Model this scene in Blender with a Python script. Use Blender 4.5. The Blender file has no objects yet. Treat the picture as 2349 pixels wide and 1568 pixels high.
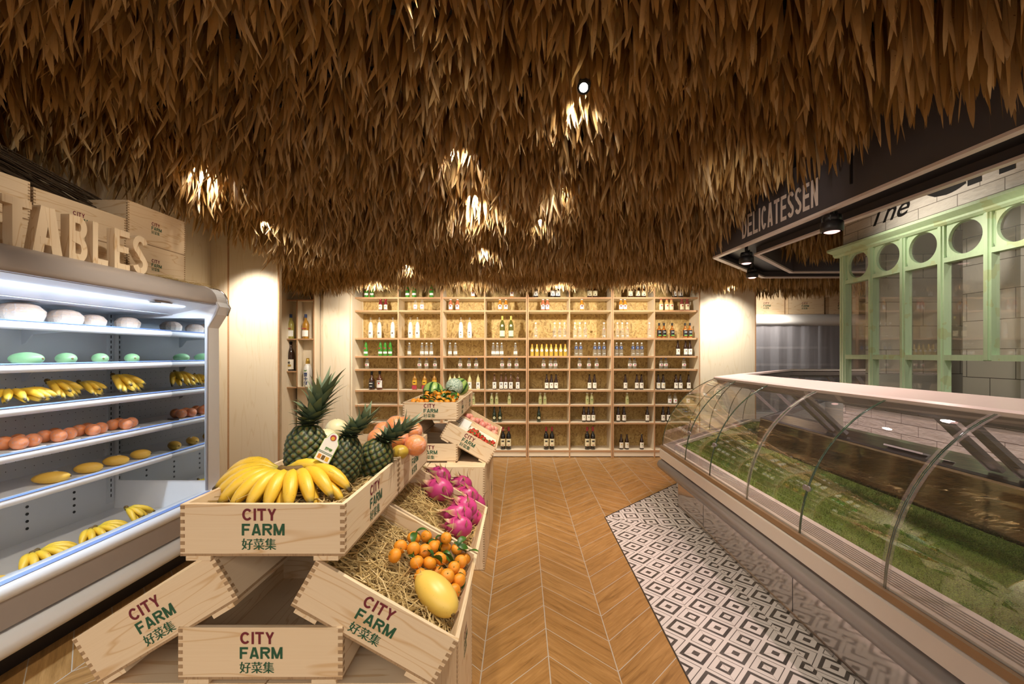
import bpy, math, random
import numpy as np
from mathutils import Matrix, Vector, noise
random.seed(7); rng = np.random.default_rng(7)
SC = bpy.context.scene; COL = SC.collection
PI = math.pi; R = math.radians
F = 985.0; CX, CY = 1195.0, 812.0; CAMH = 1.5

# ---------------------------------------------------------------- camera
cd = bpy.data.cameras.new('camera'); cam = bpy.data.objects.new('camera', cd); COL.objects.link(cam)
cam.location = (0, 0, CAMH); cam.rotation_euler = (R(90), 0, 0)
cd.sensor_width = 36; cd.lens = 36*F/2349; cd.shift_x = -(CX-1174.5)/2349; cd.shift_y = (CY-784)/2349
cd.clip_start = .05; cd.clip_end = 60
SC.camera = cam
SC.view_settings.view_transform = 'Standard'; SC.view_settings.look = 'None'
SC.view_settings.exposure = 0.0; SC.view_settings.gamma = 1.0; SC.view_settings.use_curve_mapping = False
SC.cycles.max_bounces = 8; SC.cycles.transparent_max_bounces = 16
SC.cycles.sample_clamp_indirect = 6.0
SC.cycles.caustics_reflective = False; SC.cycles.caustics_refractive = False

# ---------------------------------------------------------------- world and lamps
w = bpy.data.worlds.new('world'); SC.world = w; w.use_nodes = True
w.node_tree.nodes['Background'].inputs[0].default_value = (1.0, .91, .80, 1)
wt = w.node_tree; tc_ = wt.nodes.new('ShaderNodeTexCoord'); sp_ = wt.nodes.new('ShaderNodeSeparateXYZ'); wt.links.new(tc_.outputs['Generated'], sp_.inputs[0])
mr_ = wt.nodes.new('ShaderNodeMapRange'); wt.links.new(sp_.outputs[2], mr_.inputs[0])     # fill for the open store behind the camera, gradient shaped brighter from above
for i_, v_ in enumerate((-.05, .40, .40, 2.5)): mr_.inputs[1+i_].default_value = v_
wt.links.new(mr_.outputs[0], wt.nodes['Background'].inputs[1])
WARM = (1.0, .85, .64); WARM2 = (1.0, .89, .74); PINK = (1.0, .72, .66); COOL = (.68, .83, 1.0)
def spot(loc, target, power, angle=60, blend=.6, col=WARM, rad=.03):
    l = bpy.data.lights.new('spot_light', 'SPOT'); l.energy = power; l.color = col; l.spot_size = R(angle)
    l.spot_blend = blend; l.shadow_soft_size = rad
    o = bpy.data.objects.new('spot_light', l); COL.objects.link(o); o.location = loc
    o.rotation_euler = (Vector(target)-Vector(loc)).to_track_quat('-Z', 'Y').to_euler(); return o
def area(loc, target, power, sx, sy, col=WARM):
    l = bpy.data.lights.new('area_light', 'AREA'); l.shape = 'RECTANGLE'; l.size = sx; l.size_y = sy
    l.energy = power; l.color = col
    o = bpy.data.objects.new('area_light', l); COL.objects.link(o); o.location = loc
    o.rotation_euler = (Vector(target)-Vector(loc)).to_track_quat('-Z', 'Y').to_euler(); return o
def px_spot(px, py, Y, target, power, angle=60, blend=.6, col=WARM, rad=.03): return spot(P_(px, py, Y), target, power, angle, blend, col, rad)
def P_(px, py, Y): return ((px-CX)*Y/F, Y, CAMH-(py-CY)*Y/F)
# spots among the thatch: crates, floor, pillars, shelves
spot((-.25, 1.05, 2.62), (-.55, 1.35, 1.0), 95, 60, .8, WARM2)
spot((-.1, 2.35, 2.62), (-.55, 3.2, 1.0), 120, 45, .8, WARM2)
spot((.30, 2.1, 2.62), (.40, 2.6, 0), 150, 80, .9, WARM)
spot((.30, 4.2, 2.40), (.25, 4.6, 0), 110, 90, .9, WARM)
spot((-2.74, 4.00, 2.50), (-2.77, 4.5, 1.75), 90, 88, 1, (1, .92, .80))
spot((2.82, 5.62, 2.40), (2.88, 6.2, 1.80), 95, 92, 1, (1, .92, .80))
for x in (-1.9, -.7, .5, 1.7): spot((x, 5.45, 2.34), (x, 6.4, 1.60), 78, 140, .9, WARM2)
spot((-2.4, 5.2, 2.36), (-2.8, 6.0, 1.5), 50, 70, .8, WARM2)
# spots that graze the leaves
for px, py, Y, pw, sz_ in ((1335, 215, 2.2, 40, 110), (1045, 330, 2.75, 34, 110), (1085, 450, 3.2, 90, 110), (600, 510, 3.6, 34, 100), (445, 375, 2.95, 34, 105), (1110, 570, 4.2, 26, 100), (1240, 505, 3.6, 26, 100), (1290, 420, 3.15, 16, 90), (930, 605, 4.9, 14, 90), (960, -20, 1.45, 10, 120), (1780, 545, 4.6, 14, 120)):
    p = P_(px, py, Y); spot(p, (p[0], p[1]+.32, p[2]-.26), pw, sz_, 1, WARM2, .02)
area((-2.40, 1.8, 1.83), (-2.68, 1.8, .8), 32, 2.6, .08, COOL)
area((-2.46, 1.8, 1.838), (-2.43, 1.8, 2.2), 4, 2.6, .08, COOL)
spot((4.0, 6.82, 2.40), (4.0, 7.5, 2.34), 26, 160, .8, WARM2)  # added fill without a fixture, brightens the far fridge canopy and crates
spot((2.55, 2.6, 2.40), (3.1, 2.6, 1.9), 20, 120, .8, WARM2)
spot((3.5, 2.2, 2.9), (3.8, 2.6, 1.2), 30, 120, .8, WARM2)
spot((2.6, 3.3, 2.50), (3.1, 3.2, 2.5), 12, 130, .8, WARM2)
spot((1.62, 2.2, 2.40), (1.85, 2.0, .6), 60, 110, .8, PINK)
spot((1.62, 3.4, 2.40), (1.9, 3.5, .6), 50, 110, .8, PINK)
for y in (1.3, 2.6): spot((-1.1, y, 2.60), (-2.7, y+.1, .75), 55, 70, .8, WARM2)
spot((-1.5, 2.2, 2.62), (-2.5, 2.6, 2.15), 22, 80, .8, WARM2)
spot((.30, 1.75, 2.60), (-.32, 1.35, .9), 70, 50, .8, WARM2)
spot((.9, 2.3, 2.45), (1.97, 3.3, 2.6), 16, 60, 1, WARM2)  # added fill without a fixture, lifts the sign lettering
spot((4.3, 6.85, 2.30), (4.2, 7.5, 1.2), 40, 130, 1, WARM2)  # added fill as well, brightens the far fridge curtain


# ---------------------------------------------------------------- mesh builder
class G:
    def __init__(s): s.v = []; s.f = []; s.m = []; s.sm = []; s.t = []; s.uv = None
    def add(s, vs, fs, mat=0, smooth=False, M=None, t=None):
        b = len(s.v)
        for i, p in enumerate(vs):
            p = Vector(p)
            if M is not None: p = M @ p
            s.v.append(p[:]); s.t.append(t[i] if t is not None else 0.0)
        for f in fs: s.f.append([b+i for i in f]); s.m.append(mat); s.sm.append(smooth)
        return s
    def box(s, x0, x1, y0, y1, z0, z1, mat=0, M=None):
        vs = [(x0,y0,z0),(x1,y0,z0),(x1,y1,z0),(x0,y1,z0),(x0,y0,z1),(x1,y0,z1),(x1,y1,z1),(x0,y1,z1)]
        return s.add(vs, [(3,2,1,0),(4,5,6,7),(0,1,5,4),(1,2,6,5),(2,3,7,6),(3,0,4,7)], mat, False, M)
    def bar(s, a, b, wx, wz, mat=0, up=(0,0,1)):
        a = Vector(a); b = Vector(b); d = (b-a); L = d.length; d.normalize(); u = Vector(up)
        x = d.cross(u).normalized(); z = x.cross(d)
        M = Matrix((x, d, z)).transposed().to_4x4(); M.translation = a
        return s.box(-wx/2, wx/2, 0, L, -wz/2, wz/2, mat, M)
    def prism(s, pts, h0, h1, axis='z', mat=0, smooth=False, M=None):
        n = len(pts)
        def P(p, h):
            return {'z': (p[0], p[1], h), 'y': (p[0], h, p[1]), 'x': (h, p[0], p[1])}[axis]
        vs = [P(p, h0) for p in pts] + [P(p, h1) for p in pts]
        s.add(vs, [tuple(range(n))[::-1], tuple(range(n, 2*n))], mat, False, M)
        s.add(vs, [(i, (i+1) % n, n+(i+1) % n, n+i) for i in range(n)], mat, smooth, M)
        return s
    def lathe(s, prof, n=16, mat=0, smooth=True, M=None, t=None):
        vs = []; tt = []
        for k, (r, z) in enumerate(prof):
            for i in range(n):
                a = 2*PI*i/n; vs.append((r*math.cos(a), r*math.sin(a), z)); tt.append(t[k] if t else k/max(1, len(prof)-1))
        fs = []
        for k in range(len(prof)-1):
            for i in range(n):
                j = (i+1) % n; fs.append((k*n+i, k*n+j, (k+1)*n+j, (k+1)*n+i))
        if prof[0][0] > 1e-5: fs.append(tuple(range(n))[::-1])
        if prof[-1][0] > 1e-5: fs.append(tuple(range((len(prof)-1)*n, len(prof)*n)))
        return s.add(vs, fs, mat, smooth, M, tt)
    def tube(s, pts, rad, n=6, mat=0, smooth=True, M=None, closed_ends=True, flat=1.0):
        pts = [Vector(p) for p in pts]; vs = []; tt = []; N = len(pts)
        ref = None
        for k, p in enumerate(pts):
            d = (pts[min(k+1, N-1)]-pts[max(k-1, 0)]).normalized()
            if ref is None: ref = d.orthogonal().normalized()
            ref = (ref-d*ref.dot(d)).normalized(); b = d.cross(ref)
            r = rad[k] if isinstance(rad, (list, tuple)) else rad
            for i in range(n):
                a = 2*PI*i/n; vs.append(p+ref*(r*math.cos(a))+b*(r*flat*math.sin(a))); tt.append(k/(N-1))
        fs = []
        for k in range(N-1):
            for i in range(n):
                j = (i+1) % n; fs.append((k*n+i, k*n+j, (k+1)*n+j, (k+1)*n+i))
        if closed_ends: fs.append(tuple(range(n))[::-1]); fs.append(tuple(range((N-1)*n, N*n)))
        return s.add(vs, fs, mat, smooth, M, tt)
    def ball(s, r, c=(0,0,0), n=16, m=10, sc=(1,1,1), mat=0, M=None, fn=None):
        vs = []; tt = []
        for k in range(m+1):
            th = PI*k/m
            for i in range(n):
                a = 2*PI*i/n; d = Vector((math.sin(th)*math.cos(a), math.sin(th)*math.sin(a), math.cos(th)))
                q = r*(fn(d) if fn else 1.0)
                vs.append((c[0]+d.x*q*sc[0], c[1]+d.y*q*sc[1], c[2]+d.z*q*sc[2])); tt.append(1-k/m)
        fs = []
        for k in range(m):
            for i in range(n):
                j = (i+1) % n; fs.append((k*n+i, (k+1)*n+i, (k+1)*n+j, k*n+j))
        return s.add(vs, fs, mat, True, M, tt)
    def mesh(s, name, mats):
        me = bpy.data.meshes.new(name); me.from_pydata(s.v, [], s.f); 
        for m in (mats if isinstance(mats, (list, tuple)) else [mats]): me.materials.append(m)
        me.polygons.foreach_set('material_index', s.m); me.polygons.foreach_set('use_smooth', s.sm)
        if any(s.t):
            a = me.attributes.new('t', 'FLOAT', 'POINT'); a.data.foreach_set('value', s.t)
        me.update(); return me
    def obj(s, name, mats, parent=None, loc=None, label=None):
        o = bpy.data.objects.new(name, s.mesh(name, mats)); COL.objects.link(o)
        if parent is not None: o.parent = parent
        if loc is not None: o.location = loc
        if label: o['label'] = label
        return o
def tag(o, label=None, cat=None, group=None, kind=None):
    if label: o['label'] = label
    if cat: o['category'] = cat
    if group: o['group'] = group
    if kind: o['kind'] = kind
    return o
def thing(name, label, cat, loc=(0,0,0), rot=(0,0,0), group=None):
    o = bpy.data.objects.new(name, None); COL.objects.link(o); o.empty_display_size = .05
    o.location = loc; o.rotation_euler = rot; return tag(o, label, cat, group)
def copy_tree(root, label=None, loc=None, rot=None, group=None, M=None):
    def rec(o, par):
        c = o.copy(); COL.objects.link(c)
        if par is not None: c.parent = par
        for ch in KIDS(o): rec(ch, c)
        return c
    r = rec(root, None)
    if label: r['label'] = label
    if group: r['group'] = group
    if loc is not None: r.location = loc
    if rot is not None: r.rotation_euler = rot
    if M is not None: setM(r, M)
    return r
def KIDS(o): return [c for c in o.children]
def setM(o, M):
    l, q, s = M.decompose(); o.location = l; o.rotation_euler = q.to_euler(); o.scale = s
def TM(loc, rot=(0,0,0), sc=1.0):
    from mathutils import Euler
    return Matrix.Translation(loc) @ Euler(rot).to_matrix().to_4x4() @ Matrix.Diagonal((sc, sc, sc, 1))
def P(px, py, Y): return Vector(((px-CX)*Y/F, Y, CAMH-(py-CY)*Y/F))
def ray_plane(px, py, p0, n):
    d = Vector(((px-CX)/F, 1, -(py-CY)/F)); o = Vector((0, 0, CAMH)); n = Vector(n)
    return o + d*((Vector(p0)-o).dot(n)/d.dot(n))
def on(M, px, py, h): return ray_plane(px, py, M @ Vector((0,0,h)), M.to_3x3() @ Vector((0,0,1)))

# ---------------------------------------------------------------- materials
def srgb(h):
    h = h.lstrip('#'); c = [int(h[i:i+2], 16)/255 for i in (0, 2, 4)]
    return tuple((x/12.92 if x <= .04045 else ((x+.055)/1.055)**2.4) for x in c)+(1,)
class NT:
    def __init__(s, name):
        s.mat = bpy.data.materials.new(name); s.mat.use_nodes = True; s.t = s.mat.node_tree; s.t.nodes.clear()
        s.out = s.n('ShaderNodeOutputMaterial')
    def n(s, typ, **kw):
        x = s.t.nodes.new(typ)
        for k, v in kw.items(): setattr(x, k, v)
        return x
    def set(s, sock, v):
        if hasattr(v, 'is_linked') or isinstance(v, bpy.types.NodeSocket): s.t.links.new(v, sock)
        else: sock.default_value = v
    def math(s, op, a, b=0.0, c=None):
        x = s.n('ShaderNodeMath', operation=op); s.set(x.inputs[0], a); s.set(x.inputs[1], b)
        if c is not None: s.set(x.inputs[2], c)
        return x.outputs[0]
    def coord(s, kind='Object', scale=None, rot=None, loc=None):
        x = s.n('ShaderNodeTexCoord').outputs[kind]
        if scale or rot or loc:
            m = s.n('ShaderNodeMapping'); s.t.links.new(x, m.inputs[0])
            if scale: m.inputs['Scale'].default_value = scale
            if rot: m.inputs['Rotation'].default_value = rot
            if loc: m.inputs['Location'].default_value = loc
            x = m.outputs[0]
        return x
    def rand(s): return s.n('ShaderNodeObjectInfo').outputs['Random']
    def attr(s, name='t'): return s.n('ShaderNodeAttribute', attribute_name=name).outputs['Fac']
    def noise(s, vec, scale, detail=3, rough=.5, dist=0.0):
        x = s.n('ShaderNodeTexNoise'); s.set(x.inputs['Vector'], vec); x.inputs['Scale'].default_value = scale
        x.inputs['Detail'].default_value = detail; x.inputs['Roughness'].default_value = rough; x.inputs['Distortion'].default_value = dist
        return x.outputs['Fac']
    def ramp(s, fac, stops, interp='LINEAR'):
        x = s.n('ShaderNodeValToRGB'); s.set(x.inputs[0], fac); e = x.color_ramp.elements; x.color_ramp.interpolation = interp
        while len(e) < len(stops): e.new(.5)
        for i, (p, c) in enumerate(stops): e[i].position = p; e[i].color = srgb(c) if isinstance(c, str) else c
        return x.outputs[0]
    def mix(s, fac, a, b, blend='MIX'):
        x = s.n('ShaderNodeMix', data_type='RGBA', blend_type=blend)
        s.set(x.inputs[0], fac); s.set(x.inputs[6], srgb(a) if isinstance(a, str) else a); s.set(x.inputs[7], srgb(b) if isinstance(b, str) else b)
        return x.outputs[2]
    def comb(s, x, y, z):
        c = s.n('ShaderNodeCombineXYZ'); s.set(c.inputs[0], x); s.set(c.inputs[1], y); s.set(c.inputs[2], z); return c.outputs[0]
    def bump(s, h, strength=.3, dist=.01):
        b = s.n('ShaderNodeBump'); b.inputs['Strength'].default_value = strength; b.inputs['Distance'].default_value = dist
        s.set(b.inputs['Height'], h); return b.outputs[0]
    def bsdf(s, color, rough=.5, metal=0.0, normal=None, **kw):
        b = s.n('ShaderNodeBsdfPrincipled'); s.set(b.inputs['Base Color'], srgb(color) if isinstance(color, str) else color)
        s.set(b.inputs['Roughness'], rough); s.set(b.inputs['Metallic'], metal)
        if normal is not None: s.set(b.inputs['Normal'], normal)
        for k, v in kw.items(): s.set(b.inputs[k.replace('_', ' ')], v)
        return b.outputs[0]
    def done(s, sh): s.t.links.new(sh, s.out.inputs[0]); return s.mat
def plain(name, color, rough=.5, metal=0.0, var=.06, scale=20, bump=0.0):
    n = NT(name); c = n.coord(); f = n.noise(c, scale, 3)
    base = srgb(color) if isinstance(color, str) else color
    lo = tuple(x*(1-var) for x in base[:3])+(1,); hi = tuple(min(1, x*(1+var)) for x in base[:3])+(1,)
    col = n.mix(f, lo, hi)
    return n.done(n.bsdf(col, rough, metal, n.bump(f, bump, .004) if bump else None))
def wood(name, axis, c1, c2, c3, rough=.55, scale=1.0):
    n = NT(name); c = n.coord(); r = n.rand()
    off = n.n('ShaderNodeVectorMath', operation='ADD'); n.set(off.inputs[0], c); n.set(off.inputs[1], n.comb(n.math('MULTIPLY', r, 7.3), n.math('MULTIPLY', r, 5.1), n.math('MULTIPLY', r, 3.7)))
    m = n.n('ShaderNodeMapping'); n.set(m.inputs[0], off.outputs[0]); sc = [9*scale]*3; sc['xyz'.index(axis)] = 1.1*scale; m.inputs['Scale'].default_value = sc
    a = n.noise(m.outputs[0], 1.3, 2, .5, .4)
    rings = n.math('FRACT', n.math('MULTIPLY', a, 9.0))
    rings = n.math('PINGPONG', n.math('MULTIPLY', a, 16.0), 1.0)
    m2 = n.n('ShaderNodeMapping'); n.set(m2.inputs[0], off.outputs[0]); sc = [240*scale]*3; sc['xyz'.index(axis)] = 6*scale; m2.inputs['Scale'].default_value = sc
    fib = n.noise(m2.outputs[0], 1.0, 2)
    col = n.ramp(n.math('POWER', rings, 2.2), [(0, c1), (.55, c1), (1, c2)])
    big = n.noise(m.outputs[0], .35, 2)
    col = n.mix(n.math('MULTIPLY', n.math('SUBTRACT', big, .3), .7), col, c3)
    col = n.mix(n.math('MULTIPLY', fib, .25), col, c2)
    return n.done(n.bsdf(col, rough, 0, n.bump(fib, .08, .002)))
PINE = {a: wood('pine_'+a, a, '#e6d0b0', '#cda97c', '#dcc19a') for a in 'xyz'}
PLY = {a: wood('plywood_'+a, a, '#eaddc6', '#e0cfb0', '#e6d6ba', .6, .5) for a in 'xyz'}
PLYEDGE = plain('plywood_edge', '#b98f68', .7, 0, .25, 120)
ENDG = wood('end_grain', 'z', '#a98b68', '#8d6f50', '#9a7c5b', .7, 3)
def osb():
    n = NT('osb_board'); cols = []
    base = None
    for k, (rot, sc) in enumerate([((0, .5, 0), (12, 1, 48)), ((0, -.7, 0), (11, 1, 42)), ((0, 1.4, 0), (12, 1, 46))]):
        c0 = n.coord('Object', None, rot); mp = n.n('ShaderNodeMapping'); n.set(mp.inputs[0], c0); mp.inputs['Scale'].default_value = sc; c = mp.outputs[0]
        v = n.n('ShaderNodeTexVoronoi'); v.inputs['Scale'].default_value = 1.3; n.set(v.inputs['Vector'], c)
        h = n.n('ShaderNodeSeparateColor'); n.set(h.inputs[0], v.outputs['Color'])
        col = n.ramp(h.outputs[0], [(0, '#8f7040'), (.3, '#b39658'), (.6, '#c6aa70'), (1, '#ab8c52')])
        if base is None: base = col
        else:
            f = n.noise(n.coord('Object', (9, 9, 9), None, (k*3, 0, 0)), 2.2, 2)
            base = n.mix(n.math('GREATER_THAN', f, .5), base, col)
    dark = n.noise(n.coord('Object', (30, 30, 60), (0, .6, 0)), 1.5, 3)
    base = n.mix(n.math('GREATER_THAN', dark, .70), base, '#5e4220')
    return n.done(n.bsdf(base, .65))
OSB = osb()
def glassmat(name, tint, dens=.5, rough=.02, ior=1.45, gl=1.0):
    n = NT(name); tr = n.n('ShaderNodeBsdfTransparent'); tr.inputs[0].default_value = (1, 1, 1, 1)
    gy = n.n('ShaderNodeBsdfGlossy'); gy.inputs['Roughness'].default_value = rough; gy.inputs[0].default_value = (gl, gl, gl, 1)
    df = n.bsdf(tint, .2)
    m1 = n.n('ShaderNodeMixShader'); m1.inputs[0].default_value = dens; n.t.links.new(tr.outputs[0], m1.inputs[1]); n.t.links.new(df, m1.inputs[2])
    ge = n.n('ShaderNodeNewGeometry'); dp = n.n('ShaderNodeVectorMath', operation='DOT_PRODUCT'); n.set(dp.inputs[0], ge.outputs['Normal']); n.set(dp.inputs[1], ge.outputs['Incoming'])
    r0 = ((ior-1)/(ior+1))**2
    fr = n.math('ADD', r0, n.math('MULTIPLY', 1-r0, n.math('POWER', n.math('SUBTRACT', 1.0, n.math('ABSOLUTE', dp.outputs['Value'])), 5.0)))
    m2 = n.n('ShaderNodeMixShader'); n.t.links.new(fr, m2.inputs[0]); n.t.links.new(m1.outputs[0], m2.inputs[1]); n.t.links.new(gy.outputs[0], m2.inputs[2])
    return n.done(m2.outputs[0])
def emit(name, col, st):
    n = NT(name); e = n.n('ShaderNodeEmission'); e.inputs[0].default_value = srgb(col) if isinstance(col, str) else col; e.inputs[1].default_value = st
    return n.done(e.outputs[0])
RED = plain('red_print', '#6e1f2a', .6); GREEN = plain('green_print', '#1f5136', .6); BLACKP = plain('black_print', '#1c1a1a', .6)
WHITE = plain('white_paint', '#e6e4df', .45, 0, .02); BLACK = plain('black_metal', '#17161a', .45, 0, .1)
DARK = plain('charcoal_paint', '#29272b', .5, 0, .08)
STEEL = plain('steel', '#b9b6b4', .22, 1.0, .05, 6)
PAPER = plain('paper_label', '#ece6d6', .6, 0, .05, 60)

# ---------------------------------------------------------------- text
_tc = {}
def text_geo(body, size=1.0, bold=0.0, shear=0.0, depth=0.0):
    k = (body, bold, shear, depth)
    if k not in _tc:
        c = bpy.data.curves.new('text', 'FONT'); c.body = body; c.offset = bold; c.shear = shear; c.resolution_u = 4; c.extrude = depth
        o = bpy.data.objects.new('text', c); COL.objects.link(o)
        me = bpy.data.meshes.new_from_object(o.evaluated_get(bpy.context.evaluated_depsgraph_get()))
        _tc[k] = ([v.co[:] for v in me.vertices], [tuple(p.vertices) for p in me.polygons])
        bpy.data.objects.remove(o); bpy.data.curves.remove(c); bpy.data.meshes.remove(me)
    return _tc[k]
def put_text(g, body, w, h, M, mat=0, bold=.02, shear=0.0, depth=0.0):
    """writes body into the w x h box (its lower left at the origin of M, x right, y up)"""
    vs, fs = text_geo(body, 1, bold, shear, depth)
    a = np.array(vs); lo = a[:, :2].min(0); hi = a[:, :2].max(0)
    sx = w/(hi[0]-lo[0]); sy = h/(hi[1]-lo[1])
    g.add([((x-lo[0])*sx, (y-lo[1])*sy, z) for x, y, z in vs], fs, mat, False, M)
# ---- block lettering drawn from strokes
def glyph(ch, W, t):
    a = t/2; ex = W/2-a; ey = .5-a
    def el(cx, cy, rx, ry, a0, a1, n=14): return [(cx+rx*math.cos(R(a0+(a1-a0)*k/n)), cy+ry*math.sin(R(a0+(a1-a0)*k/n))) for k in range(n+1)]
    c = W/2; V = [(a, 0), (a, 1)]
    if ch == 'C': return [el(c, .5, ex, ey, 38, 322, 22)]
    if ch == 'I': return [[(c, 0), (c, 1)]]
    if ch == 'T': return [[(0, 1-a), (W, 1-a)], [(c, 0), (c, 1)]]
    if ch == 'Y': return [[(a*1.1, 1), (c, .44)], [(W-a*1.1, 1), (c, .44)], [(c, 0), (c, .47)]]
    if ch == 'F': return [V, [(a, 1-a), (W*.97, 1-a)], [(a, .50), (W*.86, .50)]]
    if ch == 'E': return [V, [(a, 1-a), (W, 1-a)], [(a, .52), (W*.92, .52)], [(a, a), (W, a)]]
    if ch == 'L': return [V, [(a, a), (W, a)]]
    if ch == 'A': return [[(a*1.05, 0), (c-a*.35, 1)], [(W-a*1.05, 0), (c+a*.35, 1)], [(W*.25, .27), (W*.75, .27)]]
    if ch == 'R': return [V, [(a, 1-a)]+el(W*.62, .72, W*.38-a, .28-a, 90, -90, 10)+[(a, .44+a)], [(W*.52, .46), (W-a*.9, 0)]]
    if ch == 'M': return [V, [(W-a, 0), (W-a, 1)], [(a*1.2, 1), (c, .04)], [(W-a*1.2, 1), (c, .04)]]
    if ch == 'B': return [V, [(a, 1-a)]+el(W*.58, .755, W*.40-a, .245-a, 90, -90, 10)+[(a, .51+a)], [(a, .49)]+el(W*.60, .265, W*.40-a, .265-a, 90, -90, 10)+[(a, a)]]
    if ch == 'D': return [V, [(a, 1-a)]+el(W*.5, .5, W*.5-a, .5-a, 90, -90, 14)+[(a, a)]]
    if ch == 'N': return [V, [(W-a, 0), (W-a, 1)], [(a, 1), (W-a, 0)]]
    if ch == 'S': return [el(c, .745, ex, .255-a, 15, 250, 16)+el(c, .255, ex, .255-a, 70, -165, 16)]
    return []
def ribbon(pts, t):
    n = len(pts); L = []; Rr = []
    for i, p in enumerate(pts):
        p = Vector(p); d0 = (p-Vector(pts[i-1])).normalized() if i else None; d1 = (Vector(pts[i+1])-p).normalized() if i < n-1 else None
        d0 = d0 or d1; d1 = d1 or d0; m = (d0+d1).normalized(); q = t/2/max(.5, m.dot(d0)); nn = Vector((-m.y, m.x))
        L.append(p+nn*q); Rr.append(p-nn*q)
    return L, Rr
def block_text(g, s, w, h, M, mat=0, cw=.62, t=.2, gap=.12, depth=0.0, widths=None):
    """s in block capitals, w x h, lower left at origin of M, x right, y up; depth extrudes toward +z"""
    ws = [(t if c == 'I' else cw*(widths or {}).get(c, 1)) for c in s]; tot = sum(ws)+gap*(len(s)-1); x = 0; sx_ = w/tot
    for c, cw_ in zip(s, ws):
        for si, st in enumerate(glyph(c, cw_, t)):
            ez = (.0006 if depth else .00006)*si
            L, Rr = ribbon(st, t); n = len(L)
            f = lambda p, z: ((x+p.x)*sx_, min(max(p.y, 0), 1)*h*(1-.001*si), z+(ez if z > 0 or not depth else -ez))
            top = [f(p, depth) for p in L]+[f(p, depth) for p in Rr]
            g.add(top, [(i, n+i, n+i+1, i+1) for i in range(n-1)], mat, False, M)
            if depth:
                bot = [f(p, 0) for p in L]+[f(p, 0) for p in Rr]; b = top+bot; o = 2*n
                fs = [(o+i, o+i+1, o+n+i+1, o+n+i) for i in range(n-1)]+[(i, i+1, o+i+1, o+i) for i in range(n-1)]+[(n+i+1, n+i, o+n+i, o+n+i+1) for i in range(n-1)]+[(0, o, o+n, n), (n-1, 2*n-1, o+2*n-1, o+n-1)]
                g.add(b, fs, mat, False, M)
        x += cw_+gap
def city_farm(w):
    """three printed lines, width w of the middle one, lower left at origin, in the XZ plane facing -Y"""
    g = G(); X = Matrix.Rotation(PI/2, 4, 'X'); wd = {'M': 1.15, 'R': 1.02, 'F': .88, 'T': .95, 'C': 1.1}
    block_text(g, 'CITY', w*.80, w*.285, X @ Matrix.Translation((w*.01, w*.68, 0)), 0, .74, .19, .10, 0, wd)
    block_text(g, 'FARM', w, w*.275, X @ Matrix.Translation((0, w*.335, 0)), 1, .78, .19, .10, 0, wd)
    for dx in (-.006, .006):
        put_text(g, '好菜集', w*.80, w*.265, X @ Matrix.Translation((w*dx, 0, dx*.001)), 1, .0)
    return g
# ================================================================ SETTING
def struct(name, g, mats): o = g.obj(name, mats); o['kind'] = 'structure'; return o
def chevron():
    n = NT('chevron_wood_tile'); c = n.n('ShaderNodeTexCoord').outputs['Object']
    s = n.n('ShaderNodeSeparateXYZ'); n.set(s.inputs[0], c); X, Y = s.outputs[0], s.outputs[1]
    xs = n.math('DIVIDE', n.math('SUBTRACT', X, .1364), .323)
    p = n.math('PINGPONG', xs, 1.0); d = n.math('MULTIPLY', p, .323)
    v = n.math('DIVIDE', n.math('ADD', n.math('SUBTRACT', Y, 2.353), d), .215)
    row = n.math('FLOOR', v); colm = n.math('FLOOR', xs); fv = n.math('SUBTRACT', v, row); fx = n.math('SUBTRACT', xs, colm)
    wn = n.n('ShaderNodeTexWhiteNoise', noise_dimensions='2D'); n.set(wn.inputs['Vector'], n.comb(row, colm, 0)); rnd = wn.outputs['Value']
    g1 = n.noise(n.comb(n.math('ADD', n.math('MULTIPLY', d, 3.2), n.math('MULTIPLY', rnd, 40)), n.math('MULTIPLY', fv, 3.6), n.math('MULTIPLY', rnd, 17)), 1.6, 4, .6, .8)
    g2 = n.noise(n.comb(n.math('MULTIPLY', d, 9.0), n.math('MULTIPLY', v, 24.0), n.math('MULTIPLY', rnd, 9)), 1.8, 3, .6, .3)
    col = n.ramp(g1, [(.25, '#78562f'), (.42, '#a07846'), (.6, '#b28853'), (.8, '#c49a66')])
    col = n.mix(n.math('MULTIPLY', n.math('SUBTRACT', g2, .35), .9), col, '#7d5528')
    col = n.mix(n.math('MULTIPLY', rnd, .28), col, '#8f6534')
    e1 = n.math('LESS_THAN', n.math('PINGPONG', v, .5), .013); e2 = n.math('LESS_THAN', n.math('PINGPONG', xs, .5), .008)
    e = n.math('MAXIMUM', e1, e2)
    col = n.mix(e, col, '#b3a99b')
    rough = n.math('ADD', .34, n.math('MULTIPLY', e, .4))
    return n.done(n.bsdf(col, rough, 0, n.bump(n.math('SUBTRACT', g2, n.math('MULTIPLY', e, 2)), .12, .003)))
g = G(); g.add([(-7,-8,0),(8,-8,0),(8,9,0),(-7,9,0)], [(0,1,2,3)])
struct('floor', g, chevron())

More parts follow.
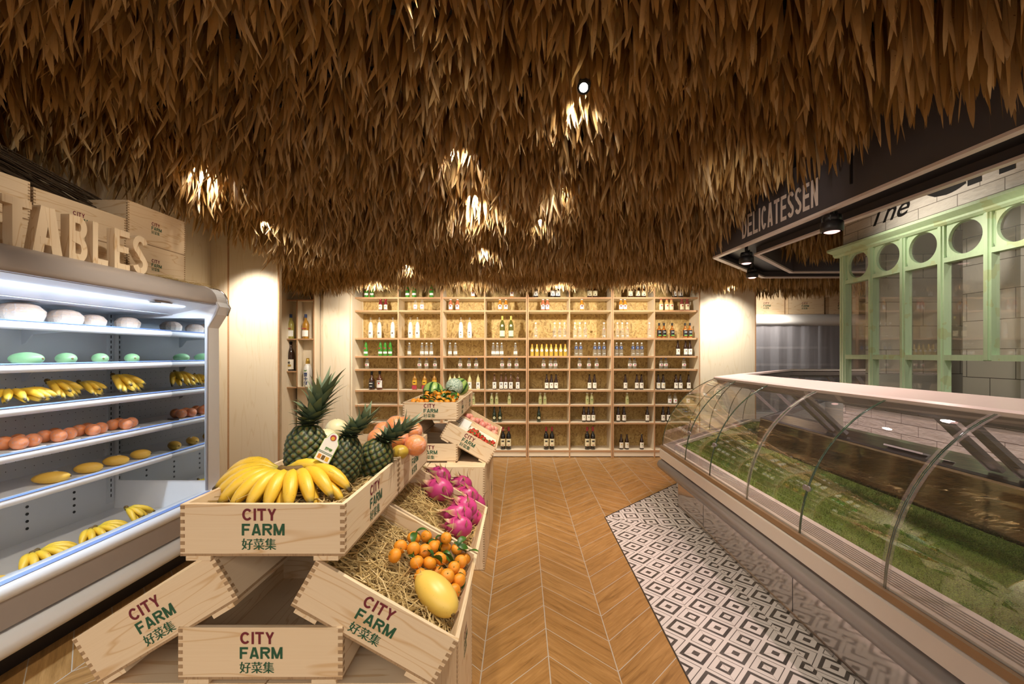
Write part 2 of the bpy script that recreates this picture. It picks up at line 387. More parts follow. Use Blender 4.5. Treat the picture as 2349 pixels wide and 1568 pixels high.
def diamond_tile():
    n = NT('diamond_cement_tile'); u = n.n('ShaderNodeUVMap').outputs[0]
    s = n.n('ShaderNodeSeparateXYZ'); n.set(s.inputs[0], u)
    ax = n.math('PINGPONG', s.outputs[0], .5); ay = n.math('PINGPONG', s.outputs[1], .5)
    ub = n.math('ADD', ax, ay)
    K, W = '#242221', '#d9d2cf'
    col = n.ramp(ub, [(0, K), (.115, W), (.30, K), (.42, W), (.555, K), (.585, W), (.755, K), (.87, W)], 'CONSTANT')
    wn = n.noise(u, 2.0, 3); col = n.mix(n.math('MULTIPLY', wn, .25), col, '#b9b0aa')
    gx = n.math('LESS_THAN', n.math('SUBTRACT', .5, ax), .006); gy = n.math('LESS_THAN', ay, .006)
    col = n.mix(n.math('MULTIPLY', n.math('MAXIMUM', gx, gy), .6), col, '#8d7f78')
    return n.done(n.bsdf(col, .32))
def tile_floor():
    TS = .2; z = .0012
    a = (.775, 3.95); L = (1.40, 3.69)
    zones = [([(.775,-1.5),(1.40,-1.5),L,a], lambda x, y: ((x-.877)/TS, (y-2.353)/TS)),
             ([(1.40,-1.5),(1.75,-1.5),(1.75,3.9),(1.40,3.69)], lambda x, y: ((x-1.40)/TS*1.0+.5, (y-2.353)/TS+.5)),
             ([a, L, (1.75,3.9), (2.9,5.05), (2.75,5.925)], lambda x, y: (((x-.775)-(y-3.95))/1.4142/TS+.25, ((x-.775)+(y-3.95))/1.4142/TS))]
    vs, fs, uv = [], [], []
    for pts, fn in zones:
        b = len(vs); vs += [(x, y, z) for x, y in pts]; fs.append(list(range(b, b+len(pts)))); uv += [fn(x, y) for x, y in pts]
    me = bpy.data.meshes.new('floor_tile_inset'); me.from_pydata(vs, [], fs); me.materials.append(diamond_tile())
    l = me.uv_layers.new(name='UVMap')
    for i, lp in enumerate(me.loops): l.data[i].uv = uv[lp.vertex_index]
    o = bpy.data.objects.new('floor_tile_inset', me); COL.objects.link(o); o['kind'] = 'structure'
tile_floor()
g = G(); g.bar((.772,-1.5,.001), (.772,3.95,.001), .006, .006); g.bar((.772,3.95,.001), (2.75,5.93,.001), .006, .006)
struct('trim_1', g, plain('dark_metal_strip', '#4a4643', .4, .6))

WALLM = plain('dark_wall_paint', '#4f463c', .7)
g = G(); g.box(-4.0, -3.25, -1.5, 9, 0, 3.4); struct('wall_left', g, PLY['z'])
g = G(); g.box(-4.0, -2.41, 6.56, 9, 0, 3.4); g.box(-2.41, 2.58, 6.60, 6.75, 0, 3.4); g.box(-4.0, 6.5, 8.6, 9, 0, 3.4); struct('wall_back', g, PLY['z'])
# niche wall and pilaster left of the shelves
g = G(); g.box(-3.2, -2.415, 6.14, 6.56, 0, 3.0); struct('wall_back_panel', g, PLY['z'])
g = G(); g.box(-2.80, -2.425, 6.08, 6.14, 0, 3.0); struct('wall_back_pilaster', g, PLY['z'])
def pillar(name, x0, x1, y0, y1):
    g = G(); g.box(x0, x1, y0, y1, 0, 3.2); g.box(x0-.004, x0+.012, y0-.004, y0, 0, 3.2, 1); g.box(x1-.012, x1+.004, y0-.004, y0, 0, 3.2, 1)
    struct(name, g, [PLY['z'], PLYEDGE])
pillar('wall_left_pillar', -3.07, -2.535, 4.5, 4.55)
pillar('wall_right_pillar', 2.575, 3.39, 6.2, 6.7)
g = G(); g.box(-3.25, -2.86, 3.5, 3.53, 0, 2.62); g.box(-3.25, -3.07, 4.5, 4.53, 0, 3.1); struct('wall_left_return', g, PLY['z'])
g = G(); g.box(6.3, 6.5, 4.05, 9, 0, 3.4); struct('wall_right', g, plain('grey_wall', '#8d8780', .7))
g = G(); g.box(-4, 6.5, -1.6, 9, 3.4, 3.5); struct('ceiling', g, plain('black_ceiling', '#0f0e0d', .9))

# ================================================================ THATCH
def thatch():
    def zb(Y): return np.interp(Y, [0, 1.5, 2.4, 3.0, 3.5, 4.0, 4.5, 5.2, 6.2, 8], [2.74, 2.75, 2.76, 2.66, 2.58, 2.50, 2.43, 2.41, 2.40, 2.40])
    rows = []
    for k, Y in enumerate(np.arange(.75, 6.25, .18)):
        Y = Y + random.uniform(-.03, .03)
        xl = float(np.interp(Y, [2.0, 2.6, 3.4, 4.3, 4.45, 6.3], [-3.25, -3.2, -2.7, -2.66, -2.5, -3.1]))
        if Y >= 4.45: xl = -2.53 if Y < 5 else -3.1
        if Y < 4.3: xr = 1.86
        elif Y < 5.5: xr = 1.86+(Y-4.3)
        else: xr = 5.6
        rows.append((Y, xl, xr, 0.0))
        if 4.2 < Y < 5.15: rows.append((Y, 2.40+max(0, Y-4.1), 4.4, .10))
    for Y in (6.35, 6.5, 6.65): rows.append((Y, 3.42, 5.8, 0.0))
    V, Fs, T = [], [], []
    base = 0
    for (Y, xl, xr, dz) in rows:
        n = int((xr-xl)*(118 if Y < 3.5 else 125))
        x = rng.uniform(xl, xr, n); y = Y + rng.normal(0, .02, n)
        tip = zb(Y) + dz + np.abs(rng.normal(0, .06, n))*1.2 - .05 + .035*np.sin(x*2.3+Y*5) + .05*(rng.random(n) < .2)
        sm = np.clip((x-.8)/1.0, 0, 1); sm = sm*sm*(3-2*sm); tip -= sm*np.clip(.34*(1-(y-1.5)/1.7), 0, .34)*(x < 2.1)
        lf = np.clip((-2.3-x)/.8, 0, 1); tip -= lf*.10
        L = rng.uniform(.34, .56, n); w = rng.uniform(.009, .0165, n)*np.interp(Y, [2, 5], [1.0, .85])
        yaw = rng.uniform(-.8, .8, n); yaw2 = yaw + rng.normal(0, .3, n); lx = rng.normal(0, .07, n); ly = rng.normal(-.05, .09, n); cv = rng.normal(0, .15, n)
        rnd = rng.random(n)
        prof = [(0, .7), (.3, 1.0), (.62, 1.0), (.82, .74), (.93, .42), (1.0, .02)]
        for j, (s, ww) in enumerate(prof):
            off = lx*s*L + cv*L*s*s*.8; offy = ly*s*L + cv*.5*L*s*s
            a = yaw + (yaw2-yaw)*s; cxv, sxv = np.cos(a), np.sin(a); zz = tip + L*(1-s)
            for e in (-1, 0, 1):
                d = .0035*(e == 0)*ww
                px = x+off+e*w*ww*cxv - d*sxv; py = y+offy+e*w*ww*sxv - d*cxv
                V.append(np.stack([px, py, zz], 1)); T.append(rnd)
        m = len(prof)*3
        blk = [V.pop() for _ in range(m)][::-1]; V.append(np.stack(blk, 1).reshape(-1, 3))
        blk = [T.pop() for _ in range(m)][::-1]; T.append(np.stack(blk, 1).reshape(-1))
        idx = base + np.arange(n)*m
        for j in range(len(prof)-1):
            for e in (0, 1):
                Fs.append(np.stack([idx+j*3+e, idx+j*3+e+1, idx+j*3+e+4, idx+j*3+e+3], 1))
        base += n*m
    V = np.concatenate(V); Fs = np.concatenate(Fs); T = np.concatenate(T)
    me = bpy.data.meshes.new('palm_thatch'); me.vertices.add(len(V)); me.vertices.foreach_set('co', V.ravel().astype(np.float32))
    me.loops.add(Fs.size); me.loops.foreach_set('vertex_index', Fs.ravel().astype(np.int32))
    me.polygons.add(len(Fs)); me.polygons.foreach_set('loop_start', np.arange(0, Fs.size, 4, dtype=np.int32)); me.polygons.foreach_set('loop_total', np.full(len(Fs), 4, dtype=np.int32))
    me.update(calc_edges=True); me.validate()
    a = me.attributes.new('t', 'FLOAT', 'POINT'); a.data.foreach_set('value', T.astype(np.float32))
    n = NT('dry_palm_leaf'); t = n.attr('t'); c = n.coord('Object', (260, 260, 5))
    col = n.ramp(t, [(0, '#5d4526'), (.3, '#a5814e'), (.62, '#cbaa74'), (.88, '#e0c698'), (1, '#8d7046')])
    col = n.mix(n.math('MULTIPLY', n.noise(c, 1, 2), .40), col, '#7d5a30')
    sp = n.noise(n.coord('Object', (120, 120, 120)), 1, 2); col = n.mix(n.math('GREATER_THAN', sp, .72), col, '#5b3f20')
    b = n.bsdf(col, .45); tl = n.n('ShaderNodeBsdfTranslucent'); n.set(tl.inputs[0], n.mix(.5, col, '#c99a4a'))
    mx = n.n('ShaderNodeMixShader'); mx.inputs[0].default_value = .24; n.t.links.new(b, mx.inputs[1]); n.t.links.new(tl.outputs[0], mx.inputs[2])
    me.materials.append(n.done(mx.outputs[0]))
    o = bpy.data.objects.new('palm_thatch', me); COL.objects.link(o)
    tag(o, 'dry palm leaf thatch hanging in rows over the whole room', 'thatch', None, 'stuff')
thatch()
g = G()
for k in range(40):
    y = .75+k*.145; g.box(-3.2, 1.86 if y < 5.4 else 4.6, y-.015, y+.015, 3.02, 3.06)
    g.box(-3.2, 1.84 if y < 5.4 else 4.6, y-.004, y+.004, 3.06, 3.4)
struct('ceiling_battens', g, plain('dark_batten', '#1d1712', .9))

# ================================================================ BOTTLE SHELVES
SY = 6.25; SC_ = F/SY
def sx(px): return (px-CX)/SC_
def sz(py): return CAMH-(py-CY)/SC_
ROWY = [683, 713, 776.5, 818, 848, 896, 930, 970.5, 1034]
UNITS = [(808, 913.3, 1012.8, 'leftmost'), (1013.4, 1112, 1209.4, 'second from left'), (1210.2, 1306.6, 1404.6, 'third from left'), (1405.4, 1501.5, 1605, 'rightmost')]
for (a, m, b, w_) in UNITS:
    t = thing('bottle_shelf_unit', w_+' plywood bottle shelf unit with chipboard back, against the back wall', 'shelving', (sx(m), SY, 0), (0,0,0), 'plywood bottle shelf units')
    x0, x1 = sx(a)-sx(m), sx(b)-sx(m); T = .018; D = .32
    for x in (x0, -T/2, x1-T):
        g = G(); g.box(x, x+T, .004, D, 0, 2.75); g.box(x, x+T, 0, .004, 0, 2.75, 1); g.obj('upright', [PLY['z'], PLYEDGE], t)
    for (xa, xb) in ((x0+T, -T/2), (T/2, x1-T)):
        for k, py in enumerate(ROWY):
            z = sz(py)
            g = G(); g.box(xa, xb, .004, D, z-.012, z+.012); g.box(xa, xb, 0, .004, z-.012, z+.012, 1)
            for ex in (xa+.012, xb-.012): g.box(ex-.004, ex+.004, .03, .038, z-.0135, z-.012, 2)
            g.obj('shelf_board', [PLY['x'], PLYEDGE, BLACK], t)
        g = G(); g.box(xa, xb, .01, .03, .012, sz(1034)-.012); g.obj('plinth', PLY['x'], t)
        g = G(); g.box(xa, xb, 0, D, 2.73, 2.75); g.obj('top_board', PLY['x'], t)
    g = G(); g.box(x0, x1, D, D+.012, .03, 2.75); g.obj('back_panel', OSB, t)

# ---- bottles
CLEAR = glassmat('clear_glass', '#dfe6e0', .09)
def gm(n, c, d=.75): return glassmat(n, c, d)
GREENG = gm('green_glass', '#3f8f2c', .85); DKGREEN = gm('dark_green_glass', '#1d2a14', .93); BROWNG = gm('brown_glass', '#2a150b', .94)
WINEG = gm('wine_glass', '#15120e', .96); AMBER = gm('amber_juice', '#c8842a', .85); PINKJ = gm('pink_juice', '#b9694a', .9); REDJ = gm('red_juice', '#6d2028', .92)
YELL = gm('yellow_soda', '#d3b248', .8); MILK = plain('milky_sake', '#efe4cd', .25, 0, .03); PALE = gm('pale_soda', '#c9c78e', .7); BSAKE = gm('brown_sake', '#5b3a24', .85)
YSAKE = gm('yellow_sake', '#d9cf92', .85); BLUEC = plain('blue_cap', '#5b6fae', .5); WCAP = plain('white_cap', '#e9e6e0', .5); REDC = plain('red_cap', '#9a2a26', .5)
TAN = plain('tan_cap', '#b89468', .6); GOLDF = plain('gold_foil', '#c2a04a', .35, .6); CREAM = plain('cream_label', '#e7dcb4', .6); PINKL = plain('pink_mark', '#d2556a', .6)
WLAB = plain('white_label', '#efece6', .6); BLAB = plain('blue_label', '#3a4d7c', .6); KLAB = plain('black_label', '#22211f', .6); YLAB = plain('yellow_label', '#d9aa2c', .6); RLAB = plain('red_label', '#a8343f', .6)
ORNG = plain('orange_mark', '#d98a2b', .6); GMARK = plain('green_mark', '#4a7d32', .6); MARO = plain('maroon_mark', '#6d2a3a', .6)
def bottle(name, body, prof, h, r, cap, caph, label=None, extra=None, fill=None):
    """prof: list of (radius fraction, height fraction)"""
    t = thing(name, '', 'bottle'); pr = [(r*a, h*b) for a, b in prof]
    g = G(); g.lathe([(0, .001)]+pr+[(0, pr[-1][1])], 14); g.obj('bottle_body', body, t)
    if cap: 
        rc = r*prof[-1][0]*1.12; z = h*prof[-1][1]
        g = G(); g.lathe([(0, z-caph*.6), (rc, z-caph*.6), (rc, z+caph*.4), (0, z+caph*.4)], 12, 0, False); g.obj('cap', cap, t)
    if label:
        (m, z0, z1) = label[:3]; rr = r*1.012+.0003 if len(label) < 4 else r*label[3]
        g = G(); N = 10; vs = []
        for k in range(N+1):
            a = -PI/2-1.15+2.3*k/N; vs += [(rr*math.cos(a), rr*math.sin(a), h*z0), (rr*math.cos(a), rr*math.sin(a), h*z1)]
        g.add(vs, [(2*k, 2*k+2, 2*k+3, 2*k+1) for k in range(N)], 0, True); g.obj('label', m, t)
    for e in (extra or []):
        g = G(); kind = e[0]
        if kind == 'box':
            _, m, xx, z0, z1 = e; g.box(-r*xx, r*xx, -r*1.06-.0008, -r*.9, h*z0, h*z1)
            g.obj('label_mark', m, t)
        elif kind == 'text':
            _, m, s, wd, ht, z0 = e; put_text(g, s, wd, ht, Matrix.Translation((-wd/2, -r*1.03-.001, h*z0)) @ Matrix.Rotation(PI/2, 4, 'X'), 0, .02); g.obj('label_print', m, t)
        elif kind == 'dot':
            _, m, rr, z0 = e; g.lathe([(0, 0), (rr, 0), (rr, .002), (0, .002)], 12, 0, False, Matrix.Translation((0, -r*1.03, h*z0)) @ Matrix.Rotation(PI/2, 4, 'X')); g.obj('label_mark', m, t)
    return t
WINEP = [(.9, 0), (1, .02), (1, .62), (.9, .70), (.42, .80), (.36, .84), (.36, 1)]
SAKEP = [(.92, 0), (1, .02), (1, .52), (.93, .62), (.7, .72), (.4, .80), (.34, .84), (.34, 1)]
JUICE = [(.9, 0), (1, .03), (1, .58), (.9, .70), (.6, .82), (.55, .84), (.55, 1)]
CIDER = [(.92, 0), (1, .02), (1, .50), (.82, .60), (.52, .74), (.42, .84), (.40, 1)]
WATER = [(.9, 0), (1, .04), (.94, .12), (1, .2), (.95, .4), (1, .6), (.9, .74), (.5, .88), (.42, .9), (.42, 1)]
CONE = [(.92, 0), (1, .03), (1, .38), (.88, .55), (.62, .72), (.42, .84), (.38, .88), (.38, 1)]
WHISK = [(.95, 0), (1, .02), (1, .55), (.93, .62), (.5, .70), (.38, .74), (.38, 1)]
GROWL = [(.95, 0), (1, .02), (1, .56), (.86, .68), (.5, .82), (.36, .88), (.36, 1)]
SODA = [(.9, 0), (1, .03), (1, .44), (.78, .56), (.72, .62), (.80, .70), (.55, .84), (.40, .92), (.38, 1)]
KB = {}
def reg(k, desc, *a, **kw): KB[k] = (bottle(*a, **kw), desc)
reg('pgreen', 'green perry bottle with oval white label', 'soda_bottle', GREENG, SODA, .215, .031, TAN, .012, (WLAB, .16, .30, 1.02), [('dot', RLAB, .012, .52)])
reg('djuice', 'dark berry juice bottle with cream label', 'juice_bottle', REDJ, JUICE, .163, .0285, REDC, .014, (CREAM, .10, .52), [('dot', RLAB, .009, .34)])
reg('clearpink', 'clear bottle with pink and white label', 'soda_bottle', CLEAR, JUICE, .165, .029, TAN, .012, (WLAB, .15, .52), [('dot', PINKL, .009, .34)])
reg('milk', 'tall white sake bottle with black rice character', 'sake_bottle', MILK, SAKEP[:5]+[(.42, .78)], .30, .034, None, .0, (WLAB, .12, .36), [('text', BLACKP, '米', .034, .036, .18)])
reg('milkor', 'white sake bottle with rice character and orange mark', 'sake_bottle', MILK, SAKEP[:5]+[(.42, .78)], .30, .034, None, .0, (WLAB, .10, .36), [('text', BLACKP, '米', .030, .030, .22), ('box', ORNG, .35, .13, .17)])
for k in ('milk', 'milkor'):
    g = G(); g.lathe([(.0125, .232), (.0115, .262), (.0115, .292)], 12); g.obj('clear_neck', CLEAR, KB[k][0]); g = G(); g.lathe([(0, .288), (.0135, .288), (.0135, .302), (0, .302)], 12); g.obj('cap', STEEL, KB[k][0])
reg('clearlab', 'clear soda bottle with white label', 'soda_bottle', CLEAR, SODA, .188, .029, WCAP, .012, (WLAB, .14, .36), [('box', ORNG, .5, .2, .225), ('dot', STEEL, .011, .74)])
reg('water', 'plastic water bottle with blue cap', 'water_bottle', CLEAR, WATER, .152, .030, BLUEC, .016, (PAPER, .28, .52), [('box', PINKL, .55, .35, .41), ('box', BLAB, .3, .43, .47)])
reg('whiskb', 'brown whiskey bottle with black label', 'whiskey_bottle', gm('whiskey', '#3a1a0a', .9), WHISK, .25, .042, BLACK, .045, (KLAB, .10, .48), [('box', WLAB, .55, .36, .40), ('box', WLAB, .4, .2, .23)])
reg('whiskw', 'brown bourbon bottle with white label', 'whiskey_bottle', gm('bourbon', '#5a2a10', .88), WHISK, .265, .043, BLACK, .05, (WLAB, .12, .52), [('dot', RLAB, .012, .36), ('box', KLAB, .6, .44, .47)])
reg('tequila', 'golden tequila bottle with yellow and red label', 'tequila_bottle', gm('tequila_gold', '#b07a2c', .75), WHISK, .27, .035, GOLDF, .04, (YLAB, .28, .52), [('box', RLAB, .95, .04, .24), ('box', KLAB, .45, .38, .42)])
reg('ysake', 'slim pale yellow sake bottle with rice character', 'sake_bottle', YSAKE, SAKEP, .235, .029, TAN, .016, (WLAB, .08, .48), [('text', BLACKP, '米', .026, .034, .28), ('dot', ORNG, .008, .16)])
reg('bsake', 'slim brown sake bottle with rice character', 'sake_bottle', BSAKE, SAKEP, .235, .029, TAN, .016, (WLAB, .08, .48), [('text', BLACKP, '米', .026, .034, .28), ('dot', GOLDF, .008, .16)])
reg('pale', 'pale green soft drink bottle', 'soda_bottle', PALE, JUICE, .165, .026, WCAP, .012, None, [('box', GMARK, .45, .42, .47), ('box', GMARK, .3, .28, .30)])
reg('beer', 'green beer bottle with oval yellow label', 'beer_bottle', DKGREEN, CIDER, .225, .030, GREEN, .012, None, [('dot', CREAM, .019, .28), ('dot', GMARK, .010, .285)])
reg('wine', 'dark red wine bottle with cream label', 'wine_bottle', WINEG, WINEP, .305, .037, RLAB, .06, (CREAM, .17, .52), [('box', KLAB, .5, .38, .44), ('box', RLAB, .4, .22, .24)])
reg('ajuice', 'amber juice bottle with patterned label', 'juice_bottle', AMBER, JUICE, .163, .0285, WCAP, .012, (WLAB, .12, .50), [('box', MARO, .5, .36, .47), ('dot', ORNG, .006, .33)])
reg('pjuice', 'pink juice bottle with patterned label', 'juice_bottle', PINKJ, JUICE, .163, .0285, WCAP, .012, (WLAB, .12, .50), [('box', MARO, .5, .36, .47), ('dot', ORNG, .006, .33)])
reg('growlw', 'squat black bottle with white label', 'vinegar_bottle', gm('black_glass', '#14110f', .95), GROWL, .185, .036, BLACK, .012, (WLAB, .13, .52), [('dot', KLAB, .009, .26)])
reg('growlc', 'squat brown bottle with cream label', 'vinegar_bottle', gm('dark_brown_glass', '#3a1c0c', .92), GROWL, .185, .036, BLACK, .012, (CREAM, .13, .52), [('dot', KLAB, .008, .24)])
reg('wwine', 'tall green white-wine bottle with cream label', 'wine_bottle', gm('olive_glass', '#5b5a22', .85), WINEP[:3]+[(.85, .70), (.55, .8), (.36, .86), (.36, 1)], .30, .040, gm('yellow_foil', '#c9b75a', .95), .06, (CREAM, .08, .36), [('dot', CREAM, .017, .60)])
reg('clear', 'tall clear water bottle with white stopper', 'water_bottle', CLEAR, CONE, .22, .031, WCAP, .018, None, [('box', WLAB, .5, .12, .16), ('box', PINKL, .35, .56, .59)])
reg('lemon', 'small yellow soda bottle with round white label', 'soda_bottle', YELL, CIDER, .172, .029, ORNG, .006, None, [('dot', WLAB, .019, .47), ('dot', ORNG, .008, .48)])
reg('bluel', 'clear bottle with blue neck label', 'water_bottle', CLEAR, SODA, .19, .030, WCAP, .014, (BLAB, .52, .74, .86), [('box', WLAB, .6, .16, .19), ('dot', PAPER, .007, .62)])
reg('yjuice', 'pale juice bottle with red cap', 'juice_bottle', gm('pale_juice', '#d8b070', .9), JUICE, .165, .033, RLAB, .012, (CREAM, .08, .56), [('dot', RLAB, .011, .42)])
reg('rjuice', 'red juice bottle with red cap', 'juice_bottle', gm('cherry_juice', '#8a4440', .9), JUICE, .165, .033, RLAB, .012, (CREAM, .08, .56), [('dot', RLAB, .011, .42)])
reg('wgreen', 'amber whiskey bottle with black and green label', 'whiskey_bottle', gm('amber_whiskey', '#a8601c', .8), WHISK, .205, .034, KLAB, .04, (KLAB, .12, .56), [('box', gm('lime_label', '#8fd05a', 1), .6, .16, .21), ('box', WLAB, .5, .40, .44)])
reg('cider', 'dark brown cider bottle with cream label', 'cider_bottle', BROWNG, CIDER, .232, .030, GOLDF, .006, (PAPER, .10, .45), [('dot', MARO, .008, .32)])
reg('ciderg', 'dark brown cider bottle with green fruit label', 'cider_bottle', BROWNG, CIDER, .232, .030, GOLDF, .006, (PAPER, .10, .45), [('dot', GMARK, .007, .32)])
reg('cidery', 'dark brown cider bottle with yellow fruit label', 'cider_bottle', BROWNG, CIDER, .232, .030, GOLDF, .006, (PAPER, .10, .45), [('dot', YLAB, .008, .32)])
BT = {0: [('pgreen', 0, 840.4, 853.4), ('pgreen', 1, 935, 950.4, 989.6), ('ajuice', 2, 1085.2), ('ajuice', 3, 1174.2), ('growlw', 4, 1229, 1268, 1280), ('growlc', 5, 1352.3, 1364.6), ('growlc', 6, 1445.7, 1463, 1476.3), ('growlw', 7, 1547.6, 1561)],
 1: [('djuice', 0, 873, 885), ('clearpink', 1, 953.3, 968.6), ('pjuice', 2, 1033.7, 1049.3), ('ajuice', 3, 1147, 1160.7), ('pjuice', 4, 1245.6, 1255.6), ('ajuice', 5, 1334.7), ('ajuice', 6, 1424, 1433.4), ('yjuice', 7, 1516.3, 1529.6, 1540), ('rjuice', 7, 1564, 1576.3)],
 2: [('milk', 0, 850.4, 870.3, 901.3), ('milk', 1, 941.8, 958), ('milkor', 2, 1057.4, 1077.3), ('wwine', 3, 1152.3, 1172.2), ('clear', 4, 1229, 1272.4, 1284, 1295), ('clear', 5, 1318.8, 1330, 1342.5, 1385.4), ('clear', 6, 1416, 1427.3, 1438.5, 1489.5), ('wgreen', 7, 1512, 1523, 1541.8, 1571.4, 1582.4)],
 3: [('pgreen', 0, 839.5, 872.6, 883.8, 895.3), ('clearlab', 1, 939.3, 968.2, 978.5, 989.6), ('clearlab', 2, 1032.4, 1044.7), ('clearlab', 3, 1131.6, 1140.8, 1150.8, 1182.4), ('lemon', 4, 1220.4, 1231.6, 1242.8, 1253.7, 1264.3, 1275.5, 1286.2, 1296.6), ('bluel', 5, 1321.8, 1331.9, 1364.6, 1374.3, 1385.4), ('bluel', 6, 1414.3, 1424.7, 1452, 1462, 1471.9), ('cider', 7, 1554.9, 1572.5, 1582.7)],
 4: [('water', 0, 842.3), ('water', 1, 962.5, 978.5, 998.2), ('water', 2, 1055.9, 1076, 1092.6), ('water', 3, 1151.8, 1168.3, 1184.9), ('water', 4, 1246.9, 1263, 1274), ('water', 5, 1329.3, 1350.8, 1368.4), ('water', 6, 1444.6, 1455.3), ('water', 7, 1516.3, 1527, 1568.6)],
 5: [('whiskb', 0, 852.9), ('whiskw', 0, 871), ('tequila', 1, 951.5, 974, 996.7), ('ysake', 2, 1032.4, 1042.8, 1053.2, 1077.5, 1096.8), ('bsake', 3, 1134.3, 1149.7, 1160.1, 1171.9, 1187.6), ('cider', 4, 1254, 1264.9, 1275.5), ('ciderg', 5, 1352.2, 1363.8), ('cider', 6, 1434.4, 1460.6, 1471.4), ('cidery', 7, 1510, 1521), ('cider', 7, 1550.4, 1560.8, 1579.4)],
 6: [('pale', 2, 1086), ('pale', 3, 1128, 1139.4, 1168.3), ('pale', 4, 1239.2, 1249.9), ('pale', 5, 1347, 1357.2), ('pale', 6, 1438.5), ('clearpink', 7, 1536, 1548.5, 1578)],
 7: [('clearlab', 0, 838), ('beer', 3, 1134, 1147), ('beer', 4, 1236), ('ciderg', 5, 1339.3, 1350, 1360.8), ('cider', 6, 1418, 1431.4, 1484.7), ('cider', 7, 1520.8, 1533.3)],
 8: [('wine', 3, 1153.7, 1166.9), ('wine', 4, 1252.9, 1266.2), ('wine', 5, 1347, 1360), ('cidery', 6, 1425, 1438), ('ciderg', 6, 1472)]}
ORD = ['first', 'second', 'third', 'fourth', 'fifth', 'sixth', 'seventh', 'eighth', 'ninth']
used = set(); BD = .075
def put_bottle(k, X, Y, Z, label, group):
    o, desc = KB[k]
    if k in used: o = copy_tree(o)
    used.add(k); o.location = (X, Y, Z); o.rotation_euler = (0, 0, 0); tag(o, label, 'bottle', group); return o
for row, items in BT.items():
    z = sz(ROWY[row])+.0125; per = {}
    for it in items:
        for px in it[2:]: per.setdefault(it[1], []).append((px, it[0]))
    for bay, lst in per.items():
        lst.sort(); n = len(lst)
        for i, (px, k) in enumerate(lst):
            Y = SY+.065; X = (px-CX)*Y/F
            pos = 'only one' if n == 1 else ORD[i]+' from left'
            lb = '%s, %s in %s bay of %s shelf from top' % (KB[k][1], pos, ORD[bay], ORD[row])
            ws = lb.split()
            if len(ws) > 16: lb = '%s, %s, bay %s, shelf %s' % (KB[k][1], pos, ORD[bay], ORD[row])
            put_bottle(k, X, Y, z, lb, 'bottles on the back wall shelves')
# ---- niche box on the left
NY = 5.96
def nx(px): return (px-CX)*NY/F
def nz(py): return CAMH-(py-CY)*NY/F
t = thing('niche_shelf', 'plywood box shelf with five open niches on the wall behind the pillar', 'shelf', (nx(682), NY, nz(888)))
ox, oz = nx(682), nz(888)
def nb(name, x0, x1, z0, z1, m=None):
    g = G(); g.box(x0-ox, x1-ox, .004, .17, z0-oz, z1-oz); g.box(x0-ox, x1-ox, 0, .004, z0-oz, z1-oz, 1); g.obj(name, [m or PLY['z'], PLYEDGE], t)
zt, zb_ = nz(640), nz(889)
nb('side_panel', nx(641), nx(644), zb_, zt); nb('side_panel', nx(718.5), nx(721), zb_, zt); nb('divider', nx(680), nx(682.5), zb_, nz(687))
for py, a, b in ((688, 644, 718.5), (777.5, 644, 680), (777.5, 682.5, 718.5), (852, 644, 680), (888.5, 644, 718.5)): nb('shelf_board', nx(a), nx(b), nz(py)-.008, nz(py)+.008, PLY['x'])
g = G(); g.box(nx(641)-ox, nx(721)-ox, .165, .17, 0, zt-oz); g.obj('back_panel', PLY['z'], t)
reg('verm1', 'vermouth bottle filled with pale yellow wine', 'vermouth_bottle', gm('pale_vermouth', '#c9bd5c', .6), [(.85, 0), (.95, .02), (.86, .3), (1, .62), (.7, .74), (.36, .82), (.34, 1)], .325, .050, BLAB, .05, (WLAB, .10, .36), [('box', RLAB, .6, .42, .45)])
reg('verm2', 'vermouth bottle filled with golden wine', 'vermouth_bottle', gm('gold_vermouth', '#c08a2c', .7), [(.85, 0), (.95, .02), (.86, .3), (1, .62), (.7, .74), (.36, .82), (.34, 1)], .325, .048, BLAB, .05, (WLAB, .10, .36), [('box', RLAB, .6, .42, .45)])
reg('bigsake', 'large dark brown sake bottle with white crest label', 'sake_bottle', BROWNG, SAKEP, .40, .055, BLACK, .03, (PAPER, .06, .40), [('box', GOLDF, .55, .16, .22), ('text', BLACKP, '米', .05, .06, .22)])
reg('whitesake', 'large white sake bottle with blue characters and gold neck', 'sake_bottle', plain('white_glaze', '#e4e2dc', .3), SAKEP[:6], .405, .060, GOLDF, .10, None, [])
b_ = KB['whitesake'][0]
g = G(); g.lathe([(.024, .30), (.0205, .345), (.0205, .40), (0, .40)], 12); g.obj('gold_neck', GOLDF, b_)
for k, ch in enumerate('喜十郎'):
    g = G(); put_text(g, ch, .055, .055, Matrix.Translation((-.0275, -.0625, .145-k*.062)) @ Matrix.Rotation(PI/2, 4, 'X'), 0, .035); g.obj('label_print', BLAB, b_)
g = G(); put_text(g, 'V', .05, .02, Matrix.Translation((-.03, -.061, .215)) @ Matrix.Rotation(PI/2-.1, 4, 'X'), 0, .1); g.obj('leaf_print', GMARK, b_)
for k, px, py, lb in (('verm1', 667, 777.5, 'vermouth bottle filled with pale yellow wine in the left wall niche'), ('verm2', 701.5, 777.5, 'vermouth bottle filled with golden wine in the right wall niche'),
                  ('bigsake', 667, 852, 'large dark brown sake bottle with white crest label in wall niche'), ('whitesake', 706, 888.5, 'large white sake bottle with blue characters and gold neck in wall niche')):
    Y = NY+.085; put_bottle(k, (px-CX)*Y/F, Y, nz(py)+.0085, lb, 'bottles in the wall niche')
